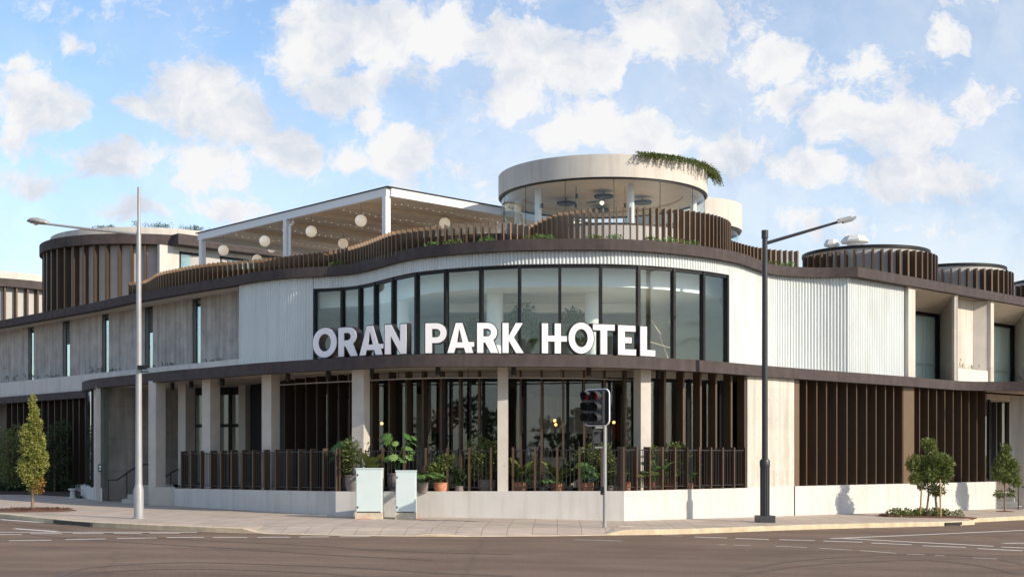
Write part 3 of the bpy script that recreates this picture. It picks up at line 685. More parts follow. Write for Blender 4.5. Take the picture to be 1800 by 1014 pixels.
for i in range(len(gp) - 1):
    gm.wall(gp[i], gp[i + 1], 3.98, 4.1, .1); gm.wall(gp[i], gp[i + 1], .7, .8, .1)
gw = gm.build('glazed_front', 'frame', H)
for i in range(len(gp) - 1):
    m = MB(); m.wall(gp[i], gp[i + 1], .8, 3.98, .02); m.build('glass_pane', 'glass_low', gw)
m = MB(); m.strip(GWC, 4.09, 4.27, .04, .2); m.build('glazing_head', 'interior', H)
# interior
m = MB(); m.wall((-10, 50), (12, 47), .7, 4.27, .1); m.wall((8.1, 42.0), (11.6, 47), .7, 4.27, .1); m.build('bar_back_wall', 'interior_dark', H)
m = MB()
for x, y, w in ((-2.5, 44.5, 1.6), (2.2, 43.5, 2.6), (5.6, 42.6, 1.0)): m.box((x, y, 1.2), (w, .8, 1.0), .1)
for x in (-3.2, .6, 4.0): m.box((x, 45.5, 2.3), (.35, .35, 3.2))
m.build('bar_counter', 'interior', H)
m = MB(); m.box((-2.8, 46.6, 3.0), (2.2, .2, .9), -.1); m.box((3.4, 46.2, 2.6), (1.2, .2, .6), -.1); m.build('red_wall_panel', 'redshelf', H)
m = MB(); m.box((1.6, 46.4, 3.2), (2.6, .2, 1.3), -.1); m.box((-6.2, 47.6, 3.0), (1.4, .2, 1.6), -.1); m.build('pale_wall_panel', 'interior_white', H)
for k, (px, py, Y) in enumerate([(975, 739, 42.5), (977, 746, 42.6), (1079, 742, 42.2), (671, 744, 43), (1040, 735, 44.5)]):
    q = P3(px, py, Y); t_ = thing('pendant_lamp', ['upper bulb of the warm pair glowing behind the glass right of the front column', 'lower bulb of the warm pair glowing behind the glass right of the front column', 'small warm bulb glowing behind the glass beside the traffic signal', 'small warm bulb glowing behind the fins left of the cabinets', 'small warm bulb glowing deep inside behind the traffic signal'][k], 'lamp', 'glowing bulbs inside the bar', q)
    m = MB(); m.ball((0, 0, 0), .05, 10, 8); m.build('bulb', 'lampglow', t_); m = MB(); m.tube([(0, 0, .07), (0, 0, 4.26 - q.z)], .01, 5); m.build('cord', 'black', t_)

# columns
def column(px, Y, w, z0, rot, mk='concrete_smooth', d=None):
    p = pt(px, Y); m = MB(); m.box((p.x, p.y, (z0 + 4.27) / 2), (w, d or w, 4.27 - z0), rot)
    for zz_ in (): pass
    return m.build('column', mk, H)
AL = radians(-30)
column(276, 43.9, .40, -.1, radians(-38)); column(328, 46.2, .42, .1, radians(-38)); column(371, 42.5, .41, .66, radians(-38))
column(476, 40.2, .39, .68, radians(-32)); column(634.5, 37.45, .38, .7, radians(-22)); column(884, 36.85, .30, .7, 0, d=.34); column(1129, 37.6, .36, .7, radians(30))
column(432, 46.5, .36, .5, radians(-38))
# entrance on the left: concrete portal wall, pedestal, steps
m = MB(); m.wall(pt(172, 47.9), pt(322, 50.5), -.2, 4.27, .3); m.build('entrance_wall', 'concrete_wall', H)
m = MB(); p = pt(176.5, 47.5); m.box((p.x, p.y, 2.1), (.17, .5, 4.4), 0); m.build('entrance_pier', 'concrete_smooth', H)
m = MB(); m.prism([pt(265, 43.55), pt(308, 43.4), pt(322, 47.5), pt(290, 47.5)], -.1, .70); m.build('pedestal', 'concrete_smooth', H)
c = smooth([pt(146, 52.5), pt(142.5, 50.6), pt(144, 49.4), pt(153, 48.4), pt(178, 47.2)], .2)
m = MB(); m.prism([pt(142, 50.3), pt(179.5, 46.9), pt(180, 52), pt(148, 54)], -.2, .57); m.build('pedestal', 'render', H)
c2 = offset(c, -.22)
m = MB()
for x in (150, 154, 163.5, 171): 
    p, t = at_px(c2, x); m.box((p.x, p.y, 2.4), (.12, .12, 3.7), 0)
fo = m.build('corner_window', 'frame', H); m = MB(); m.strip(c2, .57, 4.25, -.02, .02); m.build('glass_pane', 'glass_slot', fo)
# dark frames behind the left columns (entrance doors)
m = MB(); a = pt(341, 48.5); b = pt(470, 47.3); t = (b - a).normalized(); L = (b - a).length
for k in (0, .2, .34, .5, .68, 1): m.box((*(a + t * L * k), 2.45), (.12, .12, 3.6), 0)
m.wall(a, b, 2.8, 2.92, .1); m.wall(a, b, 4.0, 4.27, .1); fo = m.build('entrance_doors', 'frame', H)
m = MB(); m.wall(a + Vector((0, .1)), b + Vector((0, .1)), .7, 4.0, .02); m.build('glass_pane', 'glass_low', fo)
m = MB(); m.wall((-13, 51.5), (-7, 49.5), .7, 4.27, .1); m.build('lobby_wall', 'interior', H)
m = MB(); m.wall(pt(440, 46.2), pt(500, 43.6), .7, 4.27, .1); m.build('navy_screen', 'frame', H)
sb = Vector((.42, .9)).normalized()
for i in range(4):
    p = pt(214 + i * 5, 45.1) + Vector((0, .33 * i)); m = MB(); q = Vector((pt(266, 45.0).x + .1, p.y)); m.prism([p, q, q + Vector((.6, 4.2 - .33 * i)), p + Vector((.9, 4.2 - .33 * i))], -.1, .24 + .155 * i); m.build('step', 'concrete_smooth', H)

def rail_thing(label, pts, posts, r=.022):
    t = thing('handrail', label, 'handrail', 'dark metal handrails by the entrances')
    m = MB(); m.tube(pts, r, 8); m.build('rail', 'black', t)
    for (a, b) in posts: m = MB(); m.tube([a, b], r, 8); m.build('post', 'black', t)
rail_thing('dark tube handrail against the big concrete entrance wall at left', [P3(190, 880, 44.9), P3(190, 844, 44.9), P3(206, 843, 45.3), P3(238, 821, 46.3), P3(250, 816, 46.6), P3(263, 816, 46.8)], [(P3(223, 873, 45.7), P3(223, 832, 45.7))])
rail_thing('dark tube handrail rising between the two left entrance columns', [P3(288, 840, 45.5), P3(300, 831, 45.8), P3(316, 823, 46.2)], [(P3(300, 855, 45.8), P3(300, 831, 45.8)), (P3(316, 855, 46.2), P3(316, 823, 46.2))])

# ---- right wing ground floor fins
FR0 = 41.75
def rf(px, r=0):
    base = pt(1396, 41.6) - nn * r; d = (pt(1749, 50.75) - pt(1396, 41.6)).normalized(); u = (px - 900) / F; k = (u * base.y - base.x) / (d.x - u * d.y); return base + d * k, d
for x in [1418, 1436, 1453, 1471, 1489, 1506, 1523.5, 1540, 1556.6, 1571, 1586.6, 1616.6, 1632, 1646.6, 1661, 1675.6, 1690, 1703.5, 1717.5, 1732]:
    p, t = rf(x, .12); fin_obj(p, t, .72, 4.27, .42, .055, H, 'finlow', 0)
for x0, x1 in ((1396.5, 1405), (1588, 1607)):
    p, t = rf(x0, .1); q, t = rf(x1, .1); m = MB(); m.wall(p, q, .72, 4.27, .45); m.build('bronze_pier', 'fin', H)
p, t = rf(1398, 1.0); q, _ = rf(1738, 1.0)
m = MB(); L = (q - p).length; k = 0
n_ = 16
for i in range(n_ + 1): m.box((*(p + t * L * i / n_), 2.5), (.08, .1, 3.5), radians(43))
m.wall(p, q, 4.0, 4.27, .1); m.wall(p, q, .7, .85, .1); fo = m.build('glazed_front', 'frame', H)
m = MB(); m.wall(p - nn * .06, q - nn * .06, .85, 4.0, .02); m.build('glass_pane', 'glass_low', fo)
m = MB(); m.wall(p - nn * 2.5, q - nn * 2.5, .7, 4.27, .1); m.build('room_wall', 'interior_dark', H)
# right entrance
m = MB(); p = pt(1775, 51.5); m.wall(pt(1776, 51.2), pt(1860, 50.2), -.8, 4.05, .3); m.build('entrance_wall', 'concrete_pale', H)
m = MB(); m.wall(pt(1738, 55.5), pt(1790, 56.5), .0, 4.27, .1); m.build('entrance_wall', 'interior', H)
m = MB()
for x in (1738, 1747, 1757, 1770): q = pt(x, 54.8); m.box((q.x, q.y, 2.1), (.12, .25, 4.2), 0)
fo = m.build('entrance_doors', 'frame', H); m = MB(); m.wall(pt(1738, 55.0), pt(1775, 55.2), .0, 4.0, .02); m.build('glass_pane', 'glass_low', fo)
m = MB(); m.strip([rp(1735, .5), rp(1860, .5)], 4.0, 4.2, -.0, 2.5); m.build('entrance_canopy', 'soffit', H)
for i in range(4):
    m = MB(); m.prism([pt(1748, 50.9 + .35 * i), pt(1797 - 7 * i, 50.2 + .35 * i), pt(1797, 54), pt(1748, 54)], -.8, -.22 + .16 * i); m.build('step', 'render', H)
rail_thing('dark curved handrail beside the right entrance steps', [P3(1770, 826, 50.5), P3(1787, 850, 50.3), P3(1800, 856, 50.1), P3(1815, 858, 50)], [(P3(1790, 895, 50.2), P3(1790, 851, 50.2))])
t_ = thing('blade_sign', 'round dark sign on the wall at the right edge of the frame', 'sign')
m = MB(); q = P3(1803, 656, 47.0); m.lathe([(.02, 0), (.27, 0), (.27, .08), (.02, .08)], (0, 0, 0), 24); o = m.build('disc', 'black', t_); o.rotation_euler = (radians(90), 0, 0); t_.location = q
m = MB(); m.beam((0, 0, 0), (.1, .6, 0), .04, .04); m.build('bracket', 'black', t_)

t_ = thing('access_sign', 'small dark blue plate with a white mark on the entrance pier at far left', 'sign', None, P3(176, 822, 47.18))
m = MB(); m.box((0, 0, 0), (.13, .02, .27)); m.build('plate', 'navy', t_)
m = MB(); m.lathe([(.001, 0), (.035, 0), (.035, .006), (.001, .006)], (0, 0, 0), 16); o = m.build('mark', 'letter', t_); o.rotation_euler = (radians(90), 0, 0); o.location = (0, -.012, -.05)
m = MB(); m.box((.0, -.013, .05), (.07, .006, .07)); m.build('mark', 'letter', t_)
t_ = thing('notice_board', 'small orange notice hanging behind the glass right of the centre column', 'notice', None, P3(929, 757.5, 39.6))
m = MB(); m.box((0, 0, 0), (.36, .02, .07)); m.build('board', 'orange', t_); m = MB(); m.tube([(-.16, 0, .03), (-.16, 0, 1.5)], .006, 4); m.build('cord', 'black', t_)
# downlights under the canopy and the conduit
DLP = [(247, 0), (303, 0), (336, 0), (391, 0), (506, 0), (577, 0), (653, 0), (770, 0), (903, 0), (1035, 0), (1157, 0)]
names = ['left of the first entrance column', 'just right of the first entrance column', 'beside the rear entrance column', 'right of the third column', 'right of the fourth column', 'midway between the fourth and fifth columns', 'right of the fifth column', 'midway between the fifth and sixth columns', 'right of the centre front column', 'above the traffic signal', 'right of the last front column']
for i, (px, _) in enumerate(DLP):
    p, t = at_px(offset(LC, -1.0), px)
    t_ = thing('downlight', 'small black cylinder downlight under the canopy ' + names[i], 'light', 'black downlights under the canopy', (p.x, p.y, 4.27))
    m = MB(); m.lathe([(.055, -.22), (.075, -.24), (.075, 0), (.02, 0)], (0, 0, 0), 14); m.build('housing', 'black', t_)
    m = MB(); m.lathe([(.05, -.236), (.001, -.23)], (0, 0, 0), 12, cap=False); m.build('lens', 'lumlens', t_)
pc = thing('ceiling_pipe', 'thin horizontal pipe slung under the curved canopy soffit', 'pipe')
c = cut(offset(LC, -1.7), 490, 1140); m = MB(); m.tube([(p.x, p.y, 4.0) for p in c[::3]], .022, 6); m.build('pipe', 'grey_panel', pc)
m = MB()
for p in c[::12]: m.tube([(p.x, p.y, 4.0), (p.x, p.y, 4.27)], .008, 5)
m.build('hanger', 'black', pc)

# ------------------------------------------------------------------ hotel sign letters
def arc(cx, cy, rx, ry, a0, a1, n=14): return [(cx + rx * cos(radians(a0 + (a1 - a0) * i / n)), cy + ry * sin(radians(a0 + (a1 - a0) * i / n))) for i in range(n + 1)]
GL = {
 'O': ([arc(.43, .5, .43, .52, 0, 360, 48)[:-1], arc(.43, .5, .205, .29, 0, 360, 40)[:-1]], .86),
 'R': ([[(0, 0), (0, 1), (.38, 1)] + arc(.38, .68, .33, .32, 88, -52) + [(.76, 0), (.47, 0), (.28, .34), (.24, .34), (.24, 0)], [(.24, .79), (.36, .79)] + arc(.36, .675, .115, .115, 85, -85, 8) + [(.36, .56), (.24, .56)]], .76),
 'A': ([[(0, 0), (.30, 1), (.55, 1), (.76, .38), (.96, .38), (.96, .2), (.87, .2), (.93, 0), (.64, 0), (.59, .17), (.31, .17), (.26, 0)], [(.37, .37), (.53, .37), (.43, .76)]], .96),
 'N': ([[(0, 0), (0, 1), (.25, 1), (.55, .46), (.55, 1), (.79, 1), (.79, 0), (.56, 0), (.24, .57), (.24, 0)]], .79),
 'P': ([[(0, 0), (0, 1), (.40, 1)] + arc(.40, .665, .34, .335, 88, -88) + [(.40, .33), (.25, .33), (.25, 0)], [(.25, .79), (.38, .79)] + arc(.38, .665, .125, .125, 85, -85, 8) + [(.38, .54), (.25, .54)]], .74),
 'K': ([[(0, 0), (0, 1), (.24, 1), (.24, .6), (.47, 1), (.75, 1), (.43, .52), (.78, 0), (.48, 0), (.24, .38), (.24, 0)]], .78),
 'H': ([[(0, 0), (0, 1), (.23, 1), (.23, .6), (.43, .6), (.43, 1), (.66, 1), (.66, .59), (.86, .59), (.86, .39), (.66, .39), (.66, 0), (.43, 0), (.43, .39), (.23, .39), (.23, 0)]], .86),
 'T': ([[(0, .79), (0, 1), (.74, 1), (.74, .79), (.49, .79), (.49, 0), (.25, 0), (.25, .79)]], .74),
 'E': ([[(0, 0), (0, 1), (.6, 1), (.6, .79), (.24, .79), (.24, .61), (.47, .61), (.47, .40), (.24, .40), (.24, .21), (.62, .21), (.62, 0)]], .62),
 'L': ([[(0, 0), (0, 1), (.24, 1), (.24, .22), (.53, .22), (.53, 0)]], .53)}
def glyph_mesh(ch, ext, off, nm):
    cu = bpy.data.curves.new('tmp', 'CURVE'); cu.dimensions = '2D'; cu.fill_mode = 'BOTH'; cu.extrude = ext; cu.offset = off
    for sp in GL[ch][0]:
        s = cu.splines.new('POLY'); s.points.add(len(sp) - 1); s.use_cyclic_u = True
        for i, (x, y) in enumerate(sp): s.points[i].co = (x - GL[ch][1] / 2, y, 0, 1)
    ob = bpy.data.objects.new('tmp', cu); COL.objects.link(ob); bpy.context.view_layer.update()
    me = bpy.data.meshes.new_from_object(ob.evaluated_get(bpy.context.evaluated_depsgraph_get())); me.name = nm
    bpy.data.objects.remove(ob); bpy.data.curves.remove(cu); return me
sign = thing('hotel_sign', 'large white raised letters ORAN PARK HOTEL with black edges standing on the lower fascia', 'sign')
SC = .845
place = [('O', 549, 592), ('R', 594, 629), ('A', 631, 674), ('N', 675.6, 714.6), ('P', 747, 785.6), ('A', 785.6, 834), ('R', 838, 877), ('K', 882.7, 921.7), ('H', 952, 997), ('O', 999, 1044.5), ('T', 1042, 1081), ('E', 1086.5, 1118.6), ('L', 1125.5, 1152.5)]
LS = offset(LC, -.10)
for ch, a, b in place:
    pa = at_px(LS, a)[0]; pb = at_px(LS, b)[0]; t = (pb - pa).normalized(); w = (pb - pa).length; c = (pa + pb) / 2; n2 = Vector((t.y, -t.x))
    sx = w / GL[ch][1]
    hgt = SC
    z0 = ZL1 + .03 + (.02 if ch == 'O' else 0)
    me = glyph_mesh(ch, .12, .018, 'letter'); o = link('letter', me, sign, [MT['black']])
    ang = atan2(t.y, t.x); q = c - n2 * .14
    o.rotation_euler = (radians(90), 0, ang); o.scale = (sx, hgt, 1); o.location = (q.x, q.y, z0)
    me = glyph_mesh(ch, .012, -.012, 'letter_face'); f = link('letter_face', me, o, [MT['letter']])
    f.location = (0, 0, .125)
m = MB(); c = cut(offset(LC, -.24), 560, 1145)
m.tube([(p.x, p.y, ZL1 + .02) for p in c[::3]], .02, 6); m.build('mounting_rail', 'black', sign)

# ------------------------------------------------------------------ terrace railing
tr = thing('terrace_railing', 'long terrace balustrade of bronze blades and thin black balusters on the white plinth', 'railing')
segs = []
def rail_seg(a, Ya, ta, b, Yb, tb, n, dep, skip=()):
    p = pt(a, Ya + .12); q = pt(b, Yb + .12); t = (q - p).normalized(); n2 = Vector((t.y, -t.x)); za = zz(ta, Ya); zb = zz(tb, Yb); L = (q - p).length
    pr = None
    for i in range(n + 1):
        c = p.lerp(q, i / n); z = za + (zb - za) * i / n
        fin_obj(c, t, z + .001, z + 1.24, dep, .055, tr, 'finlow', 0, 'post')
    for i in range(n):
        c0 = p.lerp(q, i / n) + t * .03 - n2 * .06; c1 = p.lerp(q, (i + 1) / n) - t * .03 - n2 * .06; z = za + (zb - za) * (i + .5) / n; m = MB()
        if any(pxof(c0) < s < pxof(c1) for s in skip): continue
        m.beam((*c0, z + 1.15), (*c1, z + 1.15), .045, .03); m.beam((*c0, z + .1), (*c1, z + .1), .03, .025)
        k = max(2, round((c1 - c0).length / .115))
        for j in range(1, k):
            c = c0.lerp(c1, j / k); m.box((c.x, c.y, z + .62), (.02, .02, 1.05), 0)
        m.build('railing_panel', 'black', tr)
rail_seg(318, 43.05, 858.2, 590, 37.2, 863.4, 14, .24)
rail_seg(597, 37.18, 863.4, 1097, 36.15, 862.8, 13, .16, (634, 884))
rail_seg(1097, 36.15, 862.8, 1311, 39.8, 857.2, 10, .24)

# ------------------------------------------------------------------ rooftop fin screens
RFp = [(226, 52.7), (250, 52.2), (262, 51.4), (275, 50.1), (296, 49.2), (355, 47.6), (414, 46.8), (444, 46.5), (503, 45.7), (547, 45.0), (591, 44.3), (636, 42.8), (680, 40.9), (710, 40.25), (754, 39.7), (790, 39.45), (870, 39.05), (905, 39.25), (930, 39.6)]
RC = resample(smooth([pt(*p) for p in RFp], .1), .235)
rs = thing('roof_fin_screen', 'long wavy roof edge screen of short bronze fins left of the glass pavilion', 'screen')
for i in range(len(RC)):
    z1 = 8.78; fin_obj(RC[i], tang(RC, i), ZU1 - .12, z1, .24, .032, rs, 'fin', .0)
m = MB(); m.strip(offset(RC, -.42)[::2], 7.98, 8.52, 0, .12); m.build('shading_upstand', 'fascia', rs)  # added to block sun from the lower fins, leaving only the tips lit
RC2 = resample(smooth([pt(*p) for p in [(1288, 42.3), (1305, 42.9), (1330, 43.6), (1361, 44.1), (1403, 44.4)]], .1), .21)
rs2 = thing('roof_fin_screen', 'short run of bronze roof fins behind the black lamp post', 'screen')
for i in range(len(RC2)): fin_obj(RC2[i], tang(RC2, i), ZU1 - .12, 8.76, .26, .05, rs2, 'fin', .0)
# glass balustrade behind the screen
gb = thing('glass_balustrade', 'clear glass balustrade behind the wavy roof fins', 'railing')
m = MB(); m.strip(offset(RC, -.9)[::2], 8.0, 8.95, 0, .02); m.build('glass_panel', 'glass_pav', gb)

# ------------------------------------------------------------------ drums
def ring(c, R, a0, a1, n=96): return [Vector((c[0] + R * sin(radians(a0 + (a1 - a0) * i / n)), c[1] - R * cos(radians(a0 + (a1 - a0) * i / n)))) for i in range(n + 1)]
# glass pavilion
PC = (pt(1059, 44).x, 44.0); PRd = 3.53
pav = thing('glass_pavilion', 'round glass walled rooftop pavilion with a pale concrete parapet and trailing plant', 'building')
m = MB(); m.lathe([(PRd - .05, 10.45), (PRd, 10.45), (PRd, 11.16), (PRd - .35, 11.16), (PRd - .35, 10.9), (.01, 10.9)], (PC[0], PC[1], 0), 128, cap=False); m.build('parapet', 'drum', pav)
m = MB(); m.lathe([(PRd - .12, 10.40), (PRd - .05, 10.40), (PRd - .05, 10.449), (PRd - .12, 10.449)], (PC[0], PC[1], 0), 96, cap=False); m.build('trim', 'black', pav)
m = MB(); m.lathe([(PRd - .06, 10.45), (2.7, 10.45), (2.7, 10.52), (.01, 10.52), (.01, 10.6), (PRd - .06, 10.6)], (PC[0], PC[1], 0), 96, cap=False); m.build('ceiling', 'timber', pav)
m = MB(); c = ring(PC, PRd - .1, -180, 180, 128); m.strip(c, 9.03, 10.41, 0, .02); m.build('glass_wall', 'glass_pav', pav)
for a in range(-180, 180, 26): m = MB(); q = ring(PC, PRd - .1, a, a + 1, 1)[0]; m.box((q.x, q.y, 9.72), (.014, .014, 1.36), 0); m.build('glass_joint', 'frame', pav)
m = MB(); m.lathe([(PRd - .3, 8.75), (PRd - .3, 8.8), (.01, 8.8)], (*PC, 0), 64); m.build('floor', 'room_floor', pav)
m = MB(); m.strip(ring(PC, PRd - .08, -180, 180, 96), 8.02, 8.98, 0, .1); m.build('dado_wall', 'grey_panel', pav)
m = MB(); m.strip(ring(PC, PRd - .06, -180, 180, 96), 8.98, 9.03, 0, .14); m.build('sill', 'black', pav)
for px, Y in ((946, 42.3), (1109, 41.6), (1219, 43.6), (910, 44.2), (1002, 46.8), (1150, 46.5)):
    q = pt(px, Y); m = MB(); m.lathe([(.11, 8.0), (.11, 10.45)], (q.x, q.y, 0), 16); m.build('column', 'white', pav)
for k, (px, py, Y) in enumerate([(1061, 344.7, 43.0), (995, 356.7, 44.2), (1129, 355, 44.0), (1057, 368.7, 45.6)]):
    q = P3(px, py, Y); t_ = thing('pendant_lamp', ['front', 'left', 'right', 'rear'][k] + ' wide dark disc lamp under the pavilion ceiling', 'lamp', 'dark disc lamps in the pavilion', q)
    m = MB(); m.lathe([(.30, -.06), (.32, -.04), (.32, .02), (.1, .06)], (0, 0, 0), 28); m.build('shade', 'frame', t_); m = MB(); m.tube([(0, 0, .05), (0, 0, 10.5 - q.z)], .02, 6); m.build('stem', 'black', t_)
q = P3(1058, 353, 43.6); t_ = thing('ceiling_fan', 'ceiling fan with lit warm globe in the glass pavilion', 'fan', None, q)
m = MB(); m.ball((0, 0, -.07), .075, 14, 8); m.build('globe', 'bulb', t_)
m = MB(); m.tube([(0, 0, 0), (0, 0, 10.5 - q.z)], .025, 8); m.lathe([(.09, -.02), (.09, .05), (.02, .07)], (0, 0, 0), 16); m.build('motor', 'frame', t_)
for k in range(3):
    a = k * 2.094 + .4; d = Vector((cos(a), sin(a), 0)); s_ = Vector((-sin(a), cos(a), .15)); m = MB()
    m.idx([d * .08 - s_ * .04, d * .08 + s_ * .04, d * .35 + s_ * .09, d * .62 + s_ * .05, d * .62 - s_ * .05, d * .35 - s_ * .09], [(0, 1, 2, 5), (5, 2, 3, 4)]); m.build('blade', 'findark', t_)
for k, (px, py) in enumerate([(1013.6, 344.6), (1012, 361.5), (1098.6, 361.5), (953, 362)]):
    Y = 42.2; q = P3(px, py, Y); t_ = thing('downlight', ['upper', 'lower', 'right hand', 'left hand'][k] + ' small black cylinder light in the pavilion', 'light', 'black lights in the pavilion', (q.x, q.y, q.z))
    m = MB(); m.lathe([(.04, -.07), (.04, .07), (.01, .07)], (0, 0, 0), 12); m.build('housing', 'black', t_); m = MB(); m.tube([(0, 0, .07), (0, 0, 10.5 - q.z)], .006, 5); m.build('cord', 'black', t_)
# tall fin arc in front of the pavilion
TC = (pt(1095, 42.5).x, 42.5)
ta = thing('pavilion_fin_screen', 'tall curved bronze fin screen wrapped round the foot of the glass pavilion', 'screen')
arcp = ring(TC, 3.5, -68, 108, 50)
for i, p in enumerate(arcp):
    a = -68 + i * 176 / 50; z1 = 9.22 if a > -40 else 9.22 - (-40 - a) / 28 * .28
    fin_obj(p, tang(arcp, i), ZU1 - .12, z1, .26, .035, ta, 'fin', 0)
# smaller round pavilion behind
P2 = (pt(1200, 49.9).x, 49.9)
pv2 = thing('glass_pavilion', 'smaller round glazed pavilion half hidden behind the right side of the large one', 'building')
m = MB(); m.lathe([(2.15, 10.3), (2.25, 10.3), (2.25, 11.25), (2.0, 11.25), (2.0, 11.0), (.01, 11.0)], (*P2, 0), 96, cap=False); m.build('parapet', 'drum', pv2)
m = MB(); m.lathe([(2.1, 10.22), (2.2, 10.22), (2.2, 10.29), (2.1, 10.29)], (*P2, 0), 96, cap=False); m.build('trim', 'black', pv2)
m = MB(); m.strip(ring(P2, 2.12, -180, 180), 8.02, 10.22, 0, .02); m.build('glass_wall', 'glass_pav', pv2)

def drum(label, c, R, zf, zr, spacing, a0, a1, wall='grey_panel', inner=.3, name='fin_drum', band=None, par=None, fdep=.28, fth=.07, rim=True, z0=8.0, bandz=None):
    d = thing(name, label, 'pavilion', 'round finned roof drums')
    m = MB(); m.lathe([(R - inner, z0), (R - inner, zr), (.01, zr)], (*c, 0), 96); m.build('drum_wall', wall, d)
    if rim:
        m = MB(); m.lathe([(R - inner + .03, zr - .08), (R - inner + .05, zr - .08), (R - inner + .05, zr + .03), (R - inner - .1, zr + .03), (R - inner - .1, zr - .0)], (*c, 0), 96, cap=False); m.build('rim', 'frame', d)
    if bandz:
        m = MB(); m.lathe([(R - .5, bandz[0]), (R + .12, bandz[0]), (R + .12, bandz[1]), (R - .5, bandz[1])], (*c, 0), 128, cap=False); m.build('eave_band', 'fascia', d)
        m = MB(); m.lathe([(R - .35, bandz[1]), (R - .35, par), (R - .6, par), (R - .6, par - .1), (.01, par - .1)], (*c, 0), 96, cap=False); m.build('parapet', 'drum', d)
    n = int(radians(a1 - a0) * R / spacing); rr = ring(c, R, a0, a1, n)
    for i, p in enumerate(rr): fin_obj(p, tang(rr, i), z0, zf, fdep, fth, d, 'finlow', 0)
    return d
drum('nearer of the finned roof drums behind the right corner with a white vent on top', (pt(1532, 48.9).x - .12, 49.3), 2.62, 9.18, 9.36, .33, -75, 100, z0=8.12)
drum('second finned roof drum from the right corner', (pt(1683, 53.2).x - .1, 53.6), 2.4, 9.14, 9.36, .33, -75, 100, z0=8.12)
drum('finned roof drum cut by the right edge of the frame', (pt(1875, 57.2).x, 57.2), 2.6, 9.12, 9.34, .33, -75, 100, z0=8.12)
dl = drum('big finned roof drum at left with dark eave and shrubs on its roof', (-16.9, 61.9), 5.2, 11.0, 11.2, .56, -105, 22, z0=8.0, bandz=(10.98, 11.42), par=11.78, rim=False, inner=.32, fth=.09, fdep=.34)
drum('finned drum at the far left edge with dark eave', (-30.6, 75.5), 5.2, 11.0, 11.2, .6, -90, 60, z0=5.5, bandz=(10.98, 11.42), par=11.85, rim=False, inner=.32, fth=.09, fdep=.34)

# rooftop wing right of the big left drum
rw = thing('rooftop_wing', 'low rooftop room with dark windows between the left drum and the pergola', 'building')
a = Vector((-14.95, 57.05)); b = a + DR * 16
m = MB(); m.wall(a - DR * .6, a + DR * .35, 8, 10.95, .2); m.wall(a + DR * .35, b, 10.76, 10.95, .2); m.wall(a + DR * .35, b, 8, 8.4, .2); m.build('wall', 'drum', rw)
m = MB(); m.wall(a + DR * .0 + Vector((.4, -.5)), b + Vector((.4, -.5)), 10.96, 11.42, 1.5); m.build('eave', 'fascia', rw)
m = MB(); 
for k in (.35, 2.4, 5.6, 8.0, 10.5, 13, 15.9): m.wall(a + DR * k, a + DR * (k + .09), 8.4, 10.76, .15)
m.wall(a + DR * .35, b, 10.66, 10.76, .16); o = m.build('window_frame', 'frame', rw)
m = MB(); m.wall(a + DR * .35 + Vector((-.05, .06)), b + Vector((-.05, .06)), 8.4, 10.66, .02); m.build('glass_pane', 'glass_slot', o)
m = MB(); m.wall(a + DR * .35 + Vector((-1, 1.2)), b + Vector((-1, 1.2)), 8.0, 10.9, .02); m.build('room_wall', 'interior_dark', rw)
m = MB(); m.prism([a + Vector((0, .3)), b + Vector((0, .3)), b + Vector((-3, 6)), a + Vector((-2, 6))], 10.9, 11.4); m.build('roof', 'drum', rw)

# ------------------------------------------------------------------ pergola
pg = thing('pergola', 'white framed rooftop pergola with tan slatted roof over the terrace', 'pergola')
C0 = pt(682, 43.0); A1 = C0 + DL * 12.3; B1 = C0 + DR * 10; D1 = A1 + DR * 10
ZP = 10.62; hb = .27
def bm3(p, q, z, w, h, name, mk='white', par=pg):
    m = MB(); m.beam((*p, z), (*q, z), w, h); return m.build(name, mk, par)
bm3(C0, A1, ZP - hb / 2, .16, hb, 'beam'); bm3(C0 + DR * .09 , B1, ZP - hb / 2 - .002, .16, hb, 'beam'); bm3(A1 + DR * .09, D1, ZP - hb / 2 - .002, .16, hb, 'beam'); bm3(B1 + DL * .09, D1 - DL * .09, ZP - hb / 2, .16, hb, 'beam')
m = MB(); o_ = .04
m.prism([C0 - DR * .12 - DL * .12, B1 + DR * .1 - DL * .12, D1 + DR * .1 + DL * .12, A1 - DR * .12 + DL * .12], ZP + .005, ZP + .035); m.build('roof_edge', 'frame', pg)
for k in (0, 6.05, 12.1):
    p = C0 + DL * (k + (0.12 if k == 0 else 0)) + DR * .02; m = MB(); m.box((p.x, p.y, (8.0 + ZP - hb) / 2), (.2, .2, ZP - hb - 8.0), atan2(DR.y, DR.x)); m.build('post', 'white', pg)
    p2 = p + DR * 9.8; m = MB(); m.box((p2.x, p2.y, (8.0 + ZP - hb) / 2), (.18, .18, ZP - hb - 8.0), atan2(DR.y, DR.x)); m.build('post', 'white', pg)
q = C0 + DL * 5.78; m = MB(); m.tube([(q.x + .1, q.y, 10.3), (q.x + .1, q.y, 10.2), (q.x - .02, q.y, 10.1), (q.x - .02, q.y, 8.0)], .05, 8); m.build('downpipe', 'white', pg)
